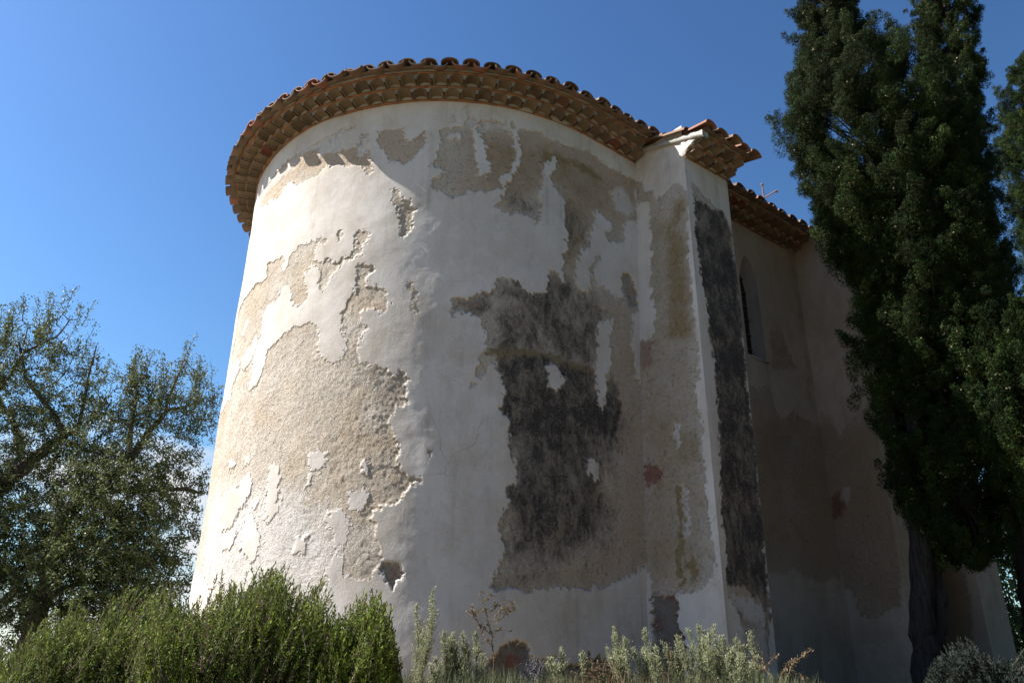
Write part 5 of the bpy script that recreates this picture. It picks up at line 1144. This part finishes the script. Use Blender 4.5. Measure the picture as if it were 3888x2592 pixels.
dry_plant('dry_thistle', 'dry branching weed with side twigs rising to the right against the plaster', 'weed', -0.8, 6.4,
    [([(-0.8, 1.8), (-0.9, 3.0), (-1.0, 4.4), (-1.3, 5.6), (-1.6, 6.6), (-1.9, 7.6)], 0.006, 26), ([(-1.25, 5.3), (-0.6, 5.9), (0.0, 6.4), (0.4, 6.6)], 0.003, 22), ([(-1.35, 5.7), (-0.7, 6.3), (0.0, 6.8), (0.35, 7.05)], 0.003, 22), ([(-1.5, 6.3), (-0.9, 6.7), (-0.2, 7.05)], 0.003, 16), ([(-1.1, 4.9), (-0.6, 5.3), (0.1, 5.2)], 0.002, 8),
     ([(-1.6, 6.5), (-2.2, 6.2), (-2.9, 6.4)], 0.003, 14), ([(-1.2, 5.0), (-1.9, 5.6), (-2.3, 6.2), (-2.5, 6.8)], 0.003, 18), ([(-1.7, 7.0), (-1.4, 7.2), (-1.1, 7.5)], 0.002, 8), ([(-1.0, 4.2), (-1.7, 4.9), (-1.9, 5.6)], 0.002, 14)], 61, M_DRY, bud=0.022)
rng = rs(62)
dry_plant('grey_dead_bush', 'grey twiggy dead bush at the wall foot below the dark patch', 'shrub', 1.7, 6.4,
    [([(1.7 + rng.normal(0, 0.15), 1.6), (1.7 + a * 0.5, 1.6 + e * 0.5), (1.7 + a + rng.normal(0, 0.1), 1.6 + e)], 0.002, 9) for a, e in zip(rng.normal(0, 0.6, 95), rng.uniform(0.7, 2.0, 95))], 63, M_GREY, bud=0.012)
dry_plant('bramble', 'reddish dry bramble arching out to the right past the buttress foot', 'weed', 17.0, 6.3,
    [([(17.0, 1.6), (17.3, 2.4), (17.9, 3.3), (18.5, 3.8), (19.0, 4.1)], 0.006, 34), ([(16.9, 1.6), (17.0, 2.5), (17.5, 3.2), (18.0, 3.5)], 0.005, 24), ([(17.6, 2.9), (18.2, 2.6), (18.6, 2.2)], 0.003, 12), ([(17.0, 1.8), (16.4, 2.6), (16.0, 3.2)], 0.004, 16)], 64, M_DRY, bud=0.022)
dry_plant('dry_weed', 'thin dry weed with bare side twigs before the buttress front', 'weed', 15.9, 6.4,
    [([(15.9, 1.6), (15.9, 2.7), (16.1, 4.0)], 0.004, 18), ([(15.9, 2.7), (15.5, 3.3), (15.5, 3.7)], 0.003, 10), ([(16.0, 3.0), (16.6, 3.5), (17.0, 3.8)], 0.003, 14)], 65, M_DRY, bud=0.02, group='dry weeds at the buttress')
dry_plant('dry_weed', 'reddish dry weed with crooked bare stalk between the pale fleabane clumps', 'weed', 10.3, 6.4,
    [([(10.3, 1.6), (10.2, 2.6), (10.4, 3.7), (10.5, 4.3)], 0.004, 14), ([(10.2, 2.5), (9.9, 2.9), (9.8, 3.3)], 0.003, 8), ([(10.35, 3.5), (10.0, 3.8)], 0.002, 5)], 66, M_DRY, bud=0.018, group='dry weeds at the buttress')
dry_plant('dry_weed', 'tangled brown dry weed left of the corner fleabanes', 'weed', 6.2, 6.3,
    [([(6.2 + rng.normal(0, 0.5), 1.5), (6.2 + a * 0.5, 1.5 + e * 0.6), (6.2 + a, 1.5 + e)], 0.0025, 9) for a, e in zip(rng.normal(0, 0.9, 42), rng.uniform(0.5, 2.1, 42))], 67, M_DRY, bud=0.018, group='dry weeds at the buttress')

# grass and litter on the crest of the bank
rng = rs(70)
def grass(name, label, az0, az1, d0, d1, n, hmax, mat, seed):
    rng = rs(seed); az = rng.uniform(az0, az1, n); d = rng.uniform(d0, d1, n)
    p = polar(az, 0, d); p[:, 2] = gz(p[:, 0], p[:, 1]) - 0.01
    cl = 0.5 + 0.5 * vnoise(p[:, 0] * 4, p[:, 1] * 4, 0, seed); h = hmax * rng.uniform(0.25, 1.0, n) * (0.35 + 0.65 * cl)
    m = MB(); m.leaves(p, rng.normal(0, 0.33, (n, 3)) * [1, 1, 0] + [0, 0, 1.0], h, rng.uniform(0.003, 0.007, n), rng)
    tag(m.build(name, mat), label, 'grass', kind='stuff')
grass('dry_grass', 'dry straw-coloured grass along the crest of the bank', -6.5, 19, 5.6, 7.2, 6000, 0.30, M_DRY, 71)
grass('green_undergrowth', 'pale green low undergrowth between the weeds', -6.5, 19, 5.9, 6.9, 13000, 0.33, M_UNDER, 72)
grass('bank_grass', 'grass on the near slope and around the rosemary', -36, 36, 2.6, 6.0, 9000, 0.10, M_DRY, 73)
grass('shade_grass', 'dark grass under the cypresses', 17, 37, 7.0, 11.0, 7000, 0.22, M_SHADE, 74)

# unseen wood, added right of and behind the viewpoint to cut low sky light
rng = rs(90)
m_ = MB(); NW = 26000
az_ = rng.uniform(48, 215, NW); d_ = rng.uniform(11, 17, NW)
hh = 8.5 + 3.0 * vnoise(az_ * 0.09, d_ * 0.35, 0, 91) - 0.25 * (14 - d_) ** 2 * 0.3
p_ = polar(az_, 0, d_); p_[:, 2] = gz(p_[:, 0], p_[:, 1]) + hh * rng.rand(NW) ** 0.8
m_.leaves(p_, rng.normal(size=(NW, 3)) + [0, 0, 0.3], rng.uniform(0.35, 0.7, NW), rng.uniform(0.18, 0.34, NW), rng)
tag(m_.build('sky_blocker_wood', M_CYP), 'unseen evergreen wood added to block low sky light', 'wood', kind='stuff')

# low wooded hills far off
am = np.linspace(0, 2 * np.pi, 181); HV = []
for r_h, zf in ((240, 0.0), (300, 1.0), (380, 0.75)):
    hz = 2 + zf * (13 + 9 * fbm(np.cos(am) * 2.2, np.sin(am) * 2.2, 0, 95, 4))
    HV.append(np.stack([np.sin(am) * r_h, np.cos(am) * r_h, hz], -1))
M_HILL = simple_material('wooded_hill', (0.035, 0.05, 0.022), (0.075, 0.085, 0.04), 0.08, 0.95, 0.5, 0.5)
tag(make_mesh('hills', np.concatenate(HV), gridf(3, 181), M_HILL, smooth=True), 'low wooded hills on the horizon', 'hills', kind='structure')
